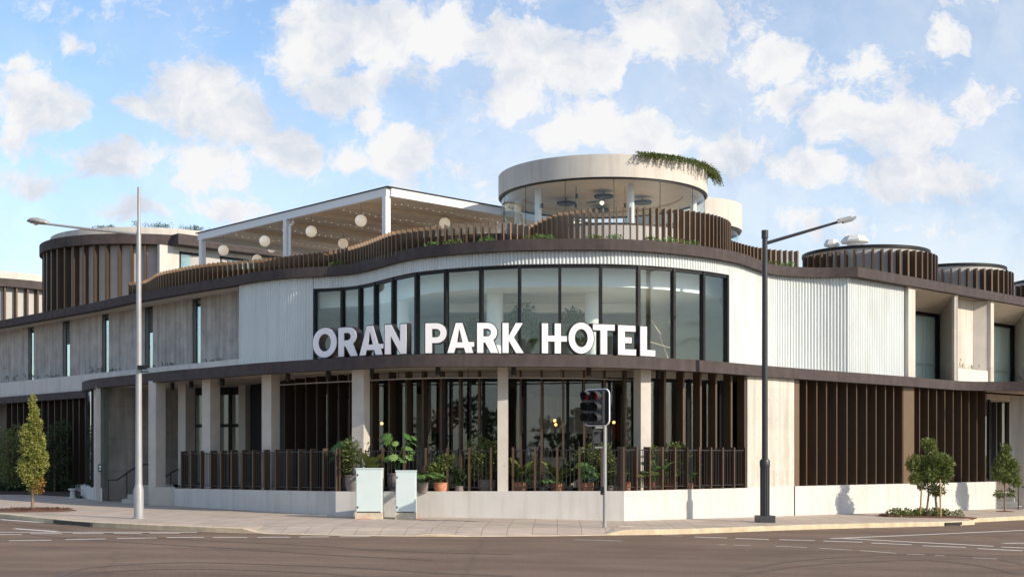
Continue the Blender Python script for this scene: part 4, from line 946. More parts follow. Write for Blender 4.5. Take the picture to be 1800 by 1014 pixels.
# slats (surface pattern of the roof) and purlins
m = MB()
n = 78
for i in range(n):
    k = .12 + 12.0 * (i + .5) / n; p = C0 + DL * k + DR * .1; q = p + DR * 9.8
    m.beam((*p, ZP - .06), (*q, ZP - .06), .135, .03)
m.build('roof_slats', 'louvre', pg)
m = MB(); m.prism([C0, B1, D1, A1], ZP - .028, ZP - .004); m.build('roof_sheet', 'louvre', pg)
for k in (2.4, 4.8, 7.2, 9.6): bm3(C0 + DL * k + DR * .1, C0 + DL * k + DR * 9.9, ZP - .15, .08, .14, 'purlin', 'louvre')
for i, k in enumerate((.7, 2.9, 5.2, 7.6, 10.0)):
    t_ = thing('string_lights', ['string of tiny warm bulbs nearest the pergola corner', 'second string of tiny warm bulbs from the pergola corner', 'middle string of tiny warm bulbs under the pergola', 'fourth string of tiny warm bulbs from the pergola corner', 'string of tiny warm bulbs farthest left under the pergola'][i], 'string lights', 'string lights under the pergola')
    p = C0 + DL * k; m2 = MB(); pts = []; bulb = None
    for j in range(34):
        q = p + DR * (.3 + j * .28); z = ZP - .30 - .05 * sin(j * .9) ** 2; pts.append((q.x, q.y, z + .03)); 
        if bulb is None: m = MB(); m.ball((0, 0, 0), .011, 6, 4); b_ = bulb = m.build('bulb', 'bulb', t_)
        else: b_ = bulb.copy(); COL.objects.link(b_); b_.parent = t_
        b_.location = (q.x, q.y, z)
    m2.tube(pts, .006, 4); m2.build('cable', 'white', t_)
for k, (px, py, Y, r) in enumerate([(392.7, 440, 51, .205), (465.4, 424, 48.6, .205), (477, 437, 55, .17), (547, 407, 47, .205), (634.4, 388, 44.8, .205), (639.7, 403.4, 52, .16), (603, 428, 50.5, .2), (781.7, 392.5, 46.3, .2), (452, 456, 54, .2)]):
    q = P3(px, py, Y); lab = ['round cream globe lamp farthest left under the pergola', 'large cream globe lamp left of the middle pergola post', 'small cream globe lamp just below a larger one left of the middle post', 'cream globe lamp just right of the middle pergola post', 'large cream globe lamp left of the corner pergola post', 'small cream globe lamp below the one by the corner post', 'shaded globe lamp low above the fins between the middle and corner posts', 'globe lamp right of the corner pergola post', 'shaded globe lamp sitting lowest behind the roof fins at left'][k]
    t_ = thing('globe_lamp', lab, 'lamp', 'globe lamps under the pergola', q)
    m = MB(); m.ball((0, 0, 0), r, 20, 14); m.build('globe', 'globe', t_)
    m = MB(); m.tube([(0, 0, r), (.02, 0, r + .12), (0, 0, ZP - .2 - q.z)], .009, 5); m.lathe([(.05, r - .01), (.05, r + .04), (.01, r + .05)], (0, 0, 0), 10); m.build('cord', 'galv', t_)

# roof vents
def vent(label, px, py, Y, r, zb):
    q = P3(px, py, Y); t_ = thing('roof_vent', label, 'vent', 'roof vents', (q.x, q.y, 0))
    m = MB(); m.lathe([(r * .55, zb), (r * .55, q.z - .02), (.01, q.z - .02)], (0, 0, 0), 16); m.build('neck', 'vent', t_)
    m = MB(); m.lathe([(r, q.z - .06), (r * 1.02, q.z + .0), (r * .75, q.z + .16), (r * .7, q.z + .18), (.01, q.z + .2)], (0, 0, 0), 8, smooth=False); m.build('cowl', 'vent', t_)
vent('large white mushroom vent on the finned drum behind the right corner', 1503, 424, 49.5, .54, 9.0)
vent('small flat roof vent left of the large mushroom vent', 1462, 430, 50, .30, 9.0)

# ------------------------------------------------------------------ plants
def leaf(m, c, d, up, L, w, mi=0):
    s = d.cross(up); s = s.normalized() if s.length > 1e-4 else d.orthogonal().normalized(); u = s.cross(d)
    m.idx([c, c + d * L * .5 + s * w / 2 + u * L * .06, c + d * L - u * L * .08, c + d * L * .5 - s * w / 2 + u * L * .06], [(0, 1, 2, 3)], mi)
def rv():
    while True:
        v = Vector((random.uniform(-1, 1), random.uniform(-1, 1), random.uniform(-1, 1)))
        if .05 < v.length < 1: return v
def crown(m, clumps, n, L, w, mi=0, shell=.55, droop=.0):
    tot = sum(c[1][0] * c[1][1] * c[1][2] for c in clumps) if False else sum(c[1][0] * c[1][2] for c in clumps)
    for c, r in clumps:
        k = int(n * r[0] * r[2] / tot)
        for _ in range(k):
            v = rv(); v = v.normalized() * (v.length ** shell); pos = Vector((c[0] + v.x * r[0], c[1] + v.y * r[1], c[2] + v.z * r[2]))
            d = (v * .6 + rv() * .8 + Vector((0, 0, .25 - droop))).normalized(); leaf(m, pos, d, (rv() + Vector((0, 0, .8))).normalized(), L * random.uniform(.6, 1.2), w * random.uniform(.7, 1.2), mi)
def limbs(m, base, clumps, r0, top):
    b = Vector(base); t = Vector(top); mid = b.lerp(t, .5) + Vector((random.uniform(-.04, .04), random.uniform(-.03, .03), 0))
    m.tube([b, mid, t], [r0, r0 * .8, r0 * .3], 8)
    for c, r in clumps:
        c = Vector(c); k = max(.3, min(.9, (c.z - b.z) / max(.1, t.z - b.z) - .18)); s = b.lerp(t, k); m.tube([s, s.lerp(c, .5) + Vector((0, 0, .04)), c], [r0 * .4, r0 * .28, r0 * .12], 5)

# left columnar street tree
g = G(57, 897)
t_ = thing('street_tree', 'slender yellow green columnar tree in a mulch circle on the left footpath', 'tree', 'young street trees', g)
cl = []
for i in range(15):
    h = .72 + i * .185; w = .43 * (1 - ((h - 1.35) / 2.1) ** 2) if h > 1.35 else .43 * (.45 + .55 * (h - .6) / .75); w = max(.1, w)
    for _ in range(2): a = random.uniform(0, 6.3); cl.append(((cos(a) * w * .45, sin(a) * w * .45, h), (w * .62, w * .62, .2)))
m = MB(); limbs(m, (0, 0, 0), cl[::3], .045, (0, 0, 3.3)); m.build('trunk', 'bark', t_)
m = MB(); crown(m, cl, 5200, .085, .045); m.build('crown', 'leaf_yellow', t_, recalc=False)
m = MB(); crown(m, [((.22, -.1, .62), (.16, .14, .12)), ((.3, -.1, .85), (.12, .1, .12))], 130, .08, .04); m.build('autumn_leaves', 'leaf_orange', t_, recalc=False)
mu = thing('mulch_patch', 'oval of red brown bark mulch round the left columnar tree', 'mulch'); mu.location = (g.x, g.y, g.z)
m = MB(); 
m.lathe([(1.45, .0), (1.25, .035), (.7, .06), (.01, .08)], (0, 0, 0), 30); o = m.build('bark_mound', 'mulch', mu); o.scale = (.88, .8, 1)
m = MB()
for _ in range(700):
    a = random.uniform(0, 6.3); r = 1.3 * sqrt(random.random()); leaf(m, Vector((cos(a) * r * .88, sin(a) * r * .8, .05 + .03 * (1 - r / 1.3))), Vector((cos(a * 7), sin(a * 5), .2)).normalized(), Vector((0, 0, 1)), .08, .035)
m.build('bark_chips', 'mulch', mu, recalc=False)

# right tree group
g = G(1641, 909)
t_ = thing('street_tree', 'bushy young tree tied to timber stakes in the planting bed at right', 'tree', 'young street trees', g)
Yg = g.y; s_ = Yg / F
def rel(px, py, dy=0): return (px - 1641) * s_, dy, (909 - py) * s_
def cluster(L):
    out = []
    for px, py, rx, ry in L:
        for _ in range(3):
            x, y, z = rel(px + random.uniform(-.4, .4) * rx, py + random.uniform(-.4, .4) * ry); out.append(((x, random.uniform(-.5, .5) * rx * s_, z), (rx * s_ * .66, rx * s_ * .66, ry * s_ * .62)))
    return out
cl = cluster([(1633, 782, 14, 12), (1612, 812, 17, 15), (1640, 808, 20, 16), (1662, 812, 13, 14), (1612, 838, 16, 13), (1640, 836, 22, 15), (1662, 838, 11, 16), (1645, 858, 14, 12), (1618, 854, 9, 9)])
m = MB(); limbs(m, rel(1648, 909), cl[::3], .045, rel(1640, 790)); m.tube([rel(1630, 905, .1), rel(1634, 870, .1), rel(1631, 830, .1)], [.035, .03, .02], 7); m.build('trunk', 'bark', t_)
m = MB(); crown(m, cl, 4600, .13, .05, droop=.25); m.build('crown', 'leaf_green', t_, recalc=False)
for k, (a, b) in enumerate((((1616, 903, -.1), (1619, 845, -.1)), ((1649, 909, -.25), (1648, 842, -.25)))):
    st_ = thing('tree_stake', ['left hand timber stake supporting the bushy tree at right', 'right hand timber stake supporting the bushy tree at right'][k], 'stake', 'timber tree stakes', g)
    m = MB(); m.tube([rel(*a), rel(*b)], .032, 4); m.build('stake_post', 'stake', st_)
    if k == 0: m = MB(); m.tube([rel(1619, 856, -.12), rel(1634, 859, -.2), rel(1648, 856, -.28)], .018, 5); m.build('tie_strap', 'pole_black', st_)
bed = thing('planting_bed', 'low leafy ground plants on mulch beneath the bushy tree at right', 'plants', None, g)
m = MB(); m.prism([(-3.0, .1), (-2.6, -.2), (1.9, -.35), (2.6, -.2), (2.2, .75), (-2.4, .9)], [gz(g.x + x) - g.z + .005 for x in (-3.0, -2.6, 1.9, 2.6, 2.2, -2.4)], [gz(g.x + x) - g.z + .05 for x in (-3.0, -2.6, 1.9, 2.6, 2.2, -2.4)])
o = m.build('mulch', 'mulch', bed); o.scale = (.55, 1, 1); o.location.x = -.1
m = MB(); cc = []
for px in list(range(1570, 1672, 7)) + [1686]:
    x, y, z = rel(px + random.uniform(-2, 2), 903 + random.uniform(-2, 2)); cc.append(((x, random.uniform(-.1, .5), z), (.17, .2, .15)))
crown(m, cc, 2400, .09, .045, shell=.7); m.build('ground_cover', 'leaf_green', bed, recalc=False)
# far right tree
g = G(1766, 899)
t_ = thing('street_tree', 'small thin trunked tree by the right entrance steps', 'tree', 'young street trees', g); s_ = g.y / F
def rel(px, py, dy=0): return (px - 1766) * s_, dy, (899 - py) * s_
cl = cluster([(1767, 788, 9, 9), (1764, 806, 15, 12), (1778, 820, 13, 14), (1752, 828, 12, 13), (1768, 836, 22, 13), (1783, 842, 10, 12), (1758, 868, 8, 5), (1778, 866, 7, 5)])
m = MB(); limbs(m, (0, 0, 0), cl[::3], .032, rel(1767, 800)); m.build('trunk', 'bark', t_)
m = MB(); crown(m, cl, 2600, .15, .055, droop=.25); m.build('crown', 'leaf_green', t_, recalc=False)
m = MB(); m.lathe([(.35, 0), (.28, .03), (.01, .05)], (0, 0, 0), 20); m.build('mulch_ring', 'mulch', t_)

# left garden shrubs
gbed = MB(); q = [G(-60, 868), G(60, 869), G(128, 873), G(140, 876)]; b2 = [left_line(165), left_line(100), left_line(0), left_line(-60)]
gbed.prism([v.xy for v in q] + [v for v in b2], [gz(v.x) for v in q] + [gz(v.x) for v in b2], [gz(v.x) + .08 for v in q] + [gz(v.x) + .08 for v in b2]); tag(gbed.build('garden_bed', 'garden'), kind='structure')
for k, (px, Y, h, w, lab) in enumerate([(12, 55.5, 2.9, 1.0, 'dense dark green shrub at the left edge in front of the fins'), (96, 55.5, 3.1, .8, 'loose tall shrub behind the columnar tree'), (-14, 57, 3.0, .9, 'shrub cut off by the left edge of the frame'), (62, 57, 2.2, .8, 'low dark shrub hidden behind the columnar tree trunk')]):
    p = pt(px, Y); t_ = thing('garden_shrub', lab, 'shrub', 'shrubs in the left garden', (p.x, p.y, gz(p.x)))
    cl = [((random.uniform(-.5, .5) * w, random.uniform(-.4, .4) * w, h * z), (w * .42, w * .42, h * .13)) for z in (.2, .3, .4, .5, .6, .7, .8, .88) for _ in range(2)]
    m = MB(); limbs(m, (0, 0, 0), cl[::2], .05, (0, 0, h * .9)); m.build('stem', 'bark', t_)
    m = MB(); crown(m, cl, 2600, .12, .055, shell=.7); m.build('foliage', 'leaf_green' if k == 0 else 'leaf_dark', t_, recalc=False)
m = MB(); cc = []
for _ in range(70):
    px = random.uniform(-30, 138); f_ = random.random(); Y0 = G(px, 866).y - .2; p = pt(px, Y0 + f_ * 2.5); cc.append(((p.x, p.y, gz(p.x) + .22), (.4, .35, .28)))
crown(m, cc, 6500, .14, .05, shell=.8); tag(m.build('ground_cover', 'leaf_dark', None, recalc=False), kind='stuff')
# little bollard lights / post
p = pt(127.5, 49.8); t_ = thing('garden_tap', 'short pale capped post beside the garden at left', 'post', None, (p.x, p.y, gz(p.x)))
m = MB(); m.lathe([(.13, 0), (.13, .05), (.09, .07), (.09, .3), (.16, .31), (.16, .37), (.01, .37)], (0, 0, 0), 16); m.build('cap_post', 'render', t_)

# potted plants on the terrace
def pot(kind, px, lab, pk, r, h, s, Y=None, plant_mat='leaf_green'):
    if Y is None:
        pass
    p = pt(px, Y); z0 = .705
    t_ = thing('potted_plant', lab, 'plant', 'potted plants along the terrace', (p.x, p.y, z0))
    m = MB(); m.lathe([(r * .72, 0), (r * .95, h * .35), (r, h * .7), (r * .97, h * .9), (r * 1.05, h * .92), (r * 1.05, h), (r * .9, h), (r * .88, h - .05)], (0, 0, 0), 20); m.build('pot', pk, t_)
    m = MB(); m.lathe([(r * .9, h - .06), (.01, h - .05)], (0, 0, 0), 16); m.build('soil', 'soil', t_)
    m = MB()
    if kind == 'bush':
        cl = [((random.uniform(-.5, .5) * s * .6, random.uniform(-.3, .3) * s * .5, h + s * (.2 + .12 * k)), (s * .32, s * .25, s * .18)) for k in range(7)]
        crown(m, cl, 1300, .115, .05, shell=.8)
        for c, r_ in cl: m.tube([(0, 0, h - .05), (c[0] * .5, c[1] * .5, c[2] * .7), c], .008, 4)
    elif kind == 'blade':
        for k in range(26):
            a = random.uniform(0, 6.3); tl = random.uniform(.2, .9); L = s * random.uniform(.6, 1.05); w = L * .23; d0 = Vector((cos(a) * tl, sin(a) * tl, 1)).normalized(); side = Vector((-sin(a), cos(a), 0)); pts = []; pos = Vector((cos(a) * .03, sin(a) * .03, h - .05)); d = d0.copy()
            for i in range(8):
                ww = w * (0.12 if i < 3 else [1, 1, 1, .75, 1, .85, .6, .03][i]) ; pts.append((pos - side * ww / 2, pos + side * ww / 2)); pos = pos + d * L / 7; d = (d + Vector((cos(a) * .11, sin(a) * .11, -.12))).normalized()
            m.idx([v for q in pts for v in q], [(2 * i, 2 * i + 1, 2 * i + 3, 2 * i + 2) for i in range(7)], 0, True)
    elif kind == 'palm':
        for k in range(19):
            a = random.uniform(0, 6.3); L = s * random.uniform(.75, 1.05); pos = Vector((0, 0, h - .05)); d = Vector((cos(a) * .45, sin(a) * .45, 1)).normalized(); side = Vector((-sin(a), cos(a), 0)); path = [pos]
            for i in range(11): pos = pos + d * L / 11; d = (d + Vector((cos(a) * .12, sin(a) * .12, -.15))).normalized(); path.append(pos)
            m.tube(path, .007, 4)
            for i in range(3, 12):
                for sg in (-1, 1):
                    for e_ in (0, .5):
                        c = path[i] if e_ == 0 or i == 11 else path[i].lerp(path[min(11, i + 1)], .5); dd = (side * sg + (path[i] - path[i - 1]).normalized() * .7 + Vector((0, 0, -.2))).normalized(); leaf(m, c, dd, Vector((0, 0, 1)), .26 * s * (1 - (i - 3) / 12), .03)
    else:   # big round split leaves on stems
        for k in range(20):
            a = random.uniform(0, 6.3); rr_ = s * random.uniform(.15, .5); zt = h + s * random.uniform(.3, .95); c = Vector((cos(a) * rr_, sin(a) * rr_, zt)); m.tube([(0, 0, h - .05), (c.x * .4, c.y * .4, h + (zt - h) * .65), c], .009, 4)
            R_ = random.uniform(.12, .2); nrm = (Vector((cos(a), sin(a), 0)) * .6 + Vector((0, -.3, .8))).normalized(); u_ = nrm.orthogonal().normalized(); v_ = nrm.cross(u_); ring_ = []
            for j in range(20):
                th = 2 * pi * j / 20; rj = R_ * (1 if j % 2 else .66); ring_.append(c + u_ * cos(th) * rj + v_ * sin(th) * rj - nrm * .02)
            m.idx([c] + ring_, [(0, j + 1, (j + 1) % 20 + 1) for j in range(20)], 0)
    m.build('foliage', plant_mat, t_, recalc=False)
pots = [('round', 606, 'tall split leaf plant in a dark grey pot, leftmost of the terrace plants', 'pot_grey', .24, .42, 1.05, 38.2, 'leaf_bright'),
 ('bush', 622, 'dark bushy plant in a grey pot behind the larger green cabinet', 'pot_grey', .26, .5, 1.0, 37.5, 'leaf_green'),
 ('blade', 652, 'pale upright leaved plant rising behind the larger green cabinet', 'pot_grey', .2, .4, 1.1, 37.6, 'leaf_green'),
 ('round', 697, 'tall split leaf plant rising behind the gap between the green cabinets', 'pot_grey', .27, .55, 1.15, 37.5, 'leaf_bright'),
 ('palm', 743, 'fan leaved palm spilling over the plinth right of the smaller cabinet', 'pot_grey', .16, .3, .95, 36.95, 'leaf_bright'),
 ('bush', 775, 'leafy plant in a wide orange terracotta pot right of the palm', 'terra', .21, .29, .72, 37.1, 'leaf_green'),
 ('bush', 808, 'small dark plant in a low grey brown pot', 'pot_grey', .14, .19, .45, 37.1, 'leaf_dark'),
 ('bush', 857, 'big bushy plant in a large grey pot just left of the centre column', 'pot_grey', .27, .37, 1.1, 37.3, 'leaf_green'),
 ('blade', 914, 'broad leaved plant in an orange terracotta pot just right of the centre column', 'terra', .235, .3, 1.0, 37.3, 'leaf_green'),
 ('palm', 955, 'feathery low plant between two terracotta pots', 'pot_grey', .14, .16, .8, 37.2, 'leaf_bright'),
 ('blade', 980, 'pale upright leaved plant in a terracotta pot midway between column and traffic signal', 'terra', .22, .29, .95, 37.3, 'leaf_green'),
 ('bush', 1000, 'small plant in a narrow brown pot left of the traffic signal pole', 'pot_grey', .13, .2, .6, 37.6, 'leaf_dark'),
 ('round', 1030, 'large round leaved plant in a terracotta pot behind the traffic signal', 'terra', .22, .27, .6, 37.2, 'leaf_bright'),
 ('bush', 1047, 'fine leaved tall plant behind the traffic signal pole', 'pot_grey', .18, .2, 1.05, 37.8, 'leaf_green'),
 ('bush', 1073, 'tall bushy plant in a brown pot right of the traffic signal pole', 'pot_grey', .2, .2, 1.1, 37.3, 'leaf_green'),
 ('palm', 1104, 'plant in a terracotta pot left of the right front column', 'terra', .2, .32, 1.05, 37.3, 'leaf_green'),
 ('bush', 1128, 'leafy plant in a terracotta pot at the foot of the right front column', 'terra', .22, .32, 1.0, 37.9, 'leaf_green'),
 ('blade', 1152, 'upright plant in a terracotta pot right of the right front column', 'terra', .19, .28, 1.0, 37.95, 'leaf_bright'),
 ('bush', 1180, 'leafy plant in a terracotta pot behind the right railing', 'terra', .19, .26, 1.05, 38.5, 'leaf_green'),
 ('blade', 1208, 'low broad leaved plant, farthest right of the terrace plants', 'terra', .18, .24, .85, 38.9, 'leaf_bright')]
for k_, px, lab, pk, r, h, s, Y, pm in pots:
    pot(k_, px, lab, pk, r, h, s, max(Y - .1, 36.9), pm)
# plants behind the big window
for k, (px, Y, s) in enumerate([(905, 41.0, 1.6), (1008, 41.2, 1.5), (835, 42.0, 1.2), (935, 40.8, 1.0)]):
    p = pt(px, Y); t_ = thing('indoor_plant', ['tall leafy indoor tree behind the big window above the letter K', 'leafy indoor tree behind the big window above the letter O of the last word', 'indoor plant behind the big window above the second A', 'low indoor plant behind the big window right of the letter K'][k], 'plant', 'plants behind the upper window', (p.x, p.y, 4.5))
    m = MB(); m.lathe([(.16, 0), (.22, .4), (.2, .4), (.01, .38)], (0, 0, 0), 16); m.build('pot', 'terra', t_)
    m = MB(); cl = [((random.uniform(-.35, .35), random.uniform(-.25, .25), .5 + s * (.35 + .1 * j)), (.3, .25, .2)) for j in range(6)]; crown(m, cl, 900, .12, .05, shell=.8)
    for c, r_ in cl: m.tube([(0, 0, .35), (c[0] * .4, c[1] * .4, c[2] * .7), c], .012, 4)
    m.build('foliage', 'leaf_green', t_, recalc=False)
sc_ = thing('gold_sculpture', 'thin crossed gold rods hanging behind the window right of the letter L', 'sculpture'); m = MB()
for a, b in (((1145, 563), (1161, 587)), ((1176, 563), (1184, 590)), ((1143, 601), (1180, 612)), ((1160, 590), (1178, 640))): m.tube([P3(*a, 42), P3(*b, 41.6)], .018, 5)
m.build('rods', 'lumlens', sc_)

# trailing plant on the pavilion rim
tp = thing('trailing_plant', 'green creeper trailing over the right rim of the glass pavilion', 'plant'); m = MB()
for k in range(150):
    a = random.uniform(14, 86) if k < 115 else random.uniform(55, 95); q = ring(PC, PRd + .02, a, a + 1, 1)[0]; dens = (a - 14) / 72
    pos = Vector((q.x, q.y, 11.17)); o_ = Vector((q.x - PC[0], q.y - PC[1], 0)).normalized(); L = random.uniform(.12, .30) + .42 * dens * random.random() ** 1.2; d = (o_ * .55 + Vector((random.uniform(-.3, .3), 0, .5))).normalized(); path = [pos - o_ * .12]
    for i in range(9):
        path.append(pos.copy()); leaf_d = (rv() + d * .6).normalized()
        for _ in range(4): leaf(m, pos, (rv() + d * .5).normalized(), Vector((0, 0, 1)), .085, .022)
        pos = pos + d * L / 7; d = (d + Vector((o_.x * .02, o_.y * .02, -.42))).normalized()
    m.tube(path, .004, 3, caps=False)
for k in range(420):
    a = random.uniform(14, 90); q = ring(PC, PRd - random.uniform(.0, .2), a, a + 1, 1)[0]; leaf(m, Vector((q.x, q.y, 11.16 + random.uniform(0, .08))), (rv() + Vector((0, 0, .6))).normalized(), rv(), .1, .03)
m.build('strands', 'leaf_green', tp, recalc=False)
# shrubs on the left drum roof
sr = thing('roof_plants', 'row of wispy green plants along the roof of the big left drum', 'plants'); m = MB(); cc = []
for i in range(60):
    px = random.choice([random.uniform(228, 292), random.uniform(312, 384), random.uniform(165, 200), random.uniform(228, 384)]); h = .07 if px < 215 else random.uniform(.06, .17)
    x = (px - 900) * 58.0 / F; dx = min(4.5, abs(x + 16.9)); y = 61.9 - sqrt(4.75 ** 2 - dx * dx) + .1; x = (px - 900) * y / F
    cc.append(((x, y, 11.76 + h * .8), (.12, .12, h)))
crown(m, cc, 1500, .11, .022, shell=.9); m.build('foliage', 'leaf_dark', sr, recalc=False)
# large leaves behind the pavilion
bl = thing('banana_plant', 'broad dark leaves poking up right of the glass pavilion', 'plant'); m = MB()
for px, py, l, a in ((1240, 400, 1.0, -.1), (1250, 398, .8, .5), (1262, 395, .7, -.3), (1234, 400, .9, .2), (1256, 400, .6, .7)):
    c = P3(px, py, 45.0); leaf(m, Vector((c.x, c.y, 8.3)), Vector((a * .5, 0, 1)).normalized(), Vector((0, 1, .2)), l + .9, .34)
m.build('leaves', 'leaf_dark', bl, recalc=False)
# tufts between the roof fins
for k, (px, w) in enumerate([(592, .35), (770, .5), (800, .4), (855, .3), (937, .45), (958, .35), (1045, .3), (1078, .35), (1143, .25), (1170, .4), (1195, .3), (1213, .35), (1360, .4), (1384, .35)]):
    p, t = at_px(offset(UC, -.3), px); t_ = thing('roof_edge_plant', 'small green tuft on the roof edge ' + ['alone left of the pergola corner', 'left one of two below the pergola corner', 'right one of two below the pergola corner', 'left of the glass pavilion', 'below the left side of the pavilion, first', 'below the left side of the pavilion, second', 'below the middle of the pavilion, left one', 'below the middle of the pavilion, right one', 'below the pavilion right side, first one', 'below the pavilion right side, second one', 'below the pavilion right side, third one', 'below the pavilion right side, fourth one', 'just right of the black lamp post', 'second one right of the black lamp post'][k], 'plant', 'tufts along the roof edge', (p.x, p.y, ZU1 - .1))
    m = MB(); crown(m, [((-w * .3, 0, .12), (w * .5, .15, .12)), ((w * .3, 0, .14), (w * .5, .15, .14))], 230, .08, .035, shell=.9); m.build('foliage', 'leaf_bright' if k % 2 else 'leaf_green', t_, recalc=False)
# sprigs on the left sill planter
for k, px in enumerate((22, 60, 100, 173, 205, 268, 300, 380)):
    p, t = at_px(offset(Ls, -.6), px); t_ = thing('planter_sprig', ['thin sprig on the sill at the far left', 'thin sprig on the sill just right of the first slot window', 'thin sprig on the sill left of the second slot window', 'leafy sprig on the sill left of the third slot window', 'thin sprig on the sill right of the third slot window', 'thin sprig under the slot window beside the white lamp post', 'thin sprig on the sill between the last two slot windows', 'thin sprig on the sill nearest the corrugated wall'][k], 'plant', 'sprigs along the left sill', (p.x, p.y, 5.19))
    m = MB()
    for j in range(5):
        a = random.uniform(-.8, .8); L = random.uniform(.2, .45) if k in (0, 1, 3) else random.uniform(.12, .22); path = [(j * .12 - .3, 0, 0), (j * .12 - .3 + a * L * .4, 0, L * .6), (j * .12 - .3 + a * L, 0, L * .8)]; m.tube(path, .008, 3)
        for v in path[1:]:
            for _ in range(5): leaf(m, Vector(v), rv().normalized(), Vector((0, 0, 1)), .08, .03)
    m.build('foliage', 'leaf_dark', t_, recalc=False)
for k, px in enumerate((1688, 1700, 1712)):
    p = rp(px, .25); t_ = thing('planter_sprig', ['thin dry sprig on the right planter sill, nearest the splayed pier', 'thin dry sprig in the middle of the right planter sill', 'thin dry sprig at the far end of the right planter sill'][k], 'plant', 'sprigs on the right planter', (p.x, p.y, 5.05)); m = MB()
    for j in range(4):
        L = random.uniform(.12, .4 if k == 0 else .2); x0 = j * .08 - .15; v = (x0 + random.uniform(-.1, .1), 0, L); m.tube([(x0, 0, 0), v], .007, 3)
        for _ in range(5): leaf(m, Vector(v), rv().normalized(), Vector((0, 0, 1)), .07, .03)
    m.build('foliage', 'leaf_green', t_, recalc=False)

# ------------------------------------------------------------------ street furniture
def cabinet(label, x0, x1, y0, Y):
    p = pt((x0 + x1) / 2, Y); w = (x1 - x0) * Y / F; zg = gz(p.x); z1 = zz(y0, Y); zb = zz(900.5, Y)
    t_ = thing('utility_cabinet', label, 'cabinet', 'pale green street cabinets', (p.x, p.y, zg))
    m = MB(); m.box((0, .2, (zb - zg) / 2 - .05), (w * 1.04, .5, zb - zg + .1)); m.build('base', 'cabbase', t_)
    m = MB(); m.box((0, .2, (zb + z1) / 2 - zg), (w, .42, z1 - zb)); m.build('body', 'cab', t_)
    m = MB(); m.box((0, .2, z1 - zg + .012), (w * 1.03, .46, .03)); m.build('lid', 'cab', t_)
    m = MB(); m.box((.0, -.02, (zb + z1) / 2 - zg), (w * .94, .02, (z1 - zb) * .94)); d = m.build('door', 'cab', t_)
    m = MB(); m.box((-w * .42, -.035, z1 - zg - .16), (.03, .015, .05)); m.box((-w * .42, -.035, zb - zg + .15), (.03, .015, .05)); m.build('lock', 'black', d)
    m = MB(); m.box((0, -.015, zb - zg + .012), (w * .9, .012, .02)); m.build('vent_slot', 'black', t_)
cabinet('larger and taller of the two pale green cabinets, standing on the left', 625.5, 671.5, 824, 35.55); cabinet('narrower pale green cabinet standing right of the taller one', 695.5, 730.5, 828, 35.55)

# white lamp post
g = G(244, 911); s_ = g.y / F; hz = lambda py: (911 - py) * s_
t_ = thing('street_lamp', 'tall pale galvanised lamp post with one long arm at left', 'street lamp', 'street lamps', g)
m = MB(); m.lathe([(.13, 0), (.13, hz(860)), (.10, hz(853)), (.092, hz(850)), (.075, hz(600)), (.06, hz(408)), (.05, hz(400)), (.04, hz(390)), (.038, hz(329)), (.01, hz(328.5))], (0, 0, 0), 20); m.build('pole', 'galv', t_)
m = MB(); m.lathe([(.17, 0), (.17, .035), (.13, .04)], (0, 0, 0), 16); 
m.build('base_plate', 'galv', t_)
def rl(px, py, dy=0): return ((px - 244) * s_, dy, hz(py))
m = MB(); m.tube([rl(248, 412), rl(236, 411), rl(160, 403), rl(85, 394)], [.04, .04, .035, .03], 8); m.build('arm', 'galv', t_)
m = MB(); V = []
for k, (px, py, w, h) in enumerate([(88, 393.5, .04, .03), (80, 391, .12, .07), (66, 388.5, .17, .09), (54, 388, .14, .07), (48, 388.5, .05, .02)]):
    x, _, z = rl(px, py); V += [(x, w * cos(2 * pi * j / 12), z + h * sin(2 * pi * j / 12)) for j in range(12)]
m.idx(V, [(i * 12 + j, i * 12 + (j + 1) % 12, (i + 1) * 12 + (j + 1) % 12, (i + 1) * 12 + j) for i in range(4) for j in range(12)] + [tuple(range(12)), tuple(range(48, 60))], 0, True); lo = m.build('luminaire', 'galv', t_)
m = MB(); x, _, z = rl(63, 391); m.ball((x, 0, z + .01), .09, 14, 8); lo2 = m.build('lens', 'lumlens', lo)
fl = thing('flood_light', 'small dark floodlight fixed to the white lamp post', 'light', None, g); x, _, z = rl(252, 648)
m = MB(); m.box((x, -.1, z + .03), (.2, .22, .1)); m.build('housing', 'frame', fl); m = MB(); m.beam((0.08, 0, z - .08), (x + .15, -.08, z - .08), .05, .03); m.build('bracket', 'frame', fl)

# black lamp post
g = G(1344.5, 917.5); s_ = g.y / F; hz2 = lambda py: (917.5 - py) * s_
t_ = thing('street_lamp', 'black lamp post with fluted base and upswept arm at right', 'street lamp', 'street lamps', g)
m = MB(); m.lathe([(.085, hz2(812)), (.082, hz2(600)), (.075, hz2(420)), (.095, hz2(419)), (.095, hz2(405)), (.01, hz2(404.5))], (0, 0, 0), 20); m.build('pole', 'pole_black', t_)
m = MB(); V = []
for zz_ in (hz2(905), hz2(820)):
    for j in range(48): r = .135 if (j // 2) % 2 else .118; V.append((r * cos(2 * pi * j / 48), r * sin(2 * pi * j / 48), zz_))
m.idx(V, [(j, (j + 1) % 48, 48 + (j + 1) % 48, 48 + j) for j in range(48)]); m.build('fluted_sleeve', 'pole_black', t_)
m = MB(); m.lathe([(.14, hz2(821)), (.145, hz2(818)), (.145, hz2(810)), (.12, hz2(807)), (.09, hz2(806))], (0, 0, 0), 24); m.build('collar', 'pole_black', t_)
m = MB(); m.box((0, 0, hz2(911.5)), (.46, .46, .2), radians(8)); m.build('base_block', 'pole_black', t_)
def rl(px, py, dy=0): return ((px - 1344.5) * s_, dy, hz2(py))
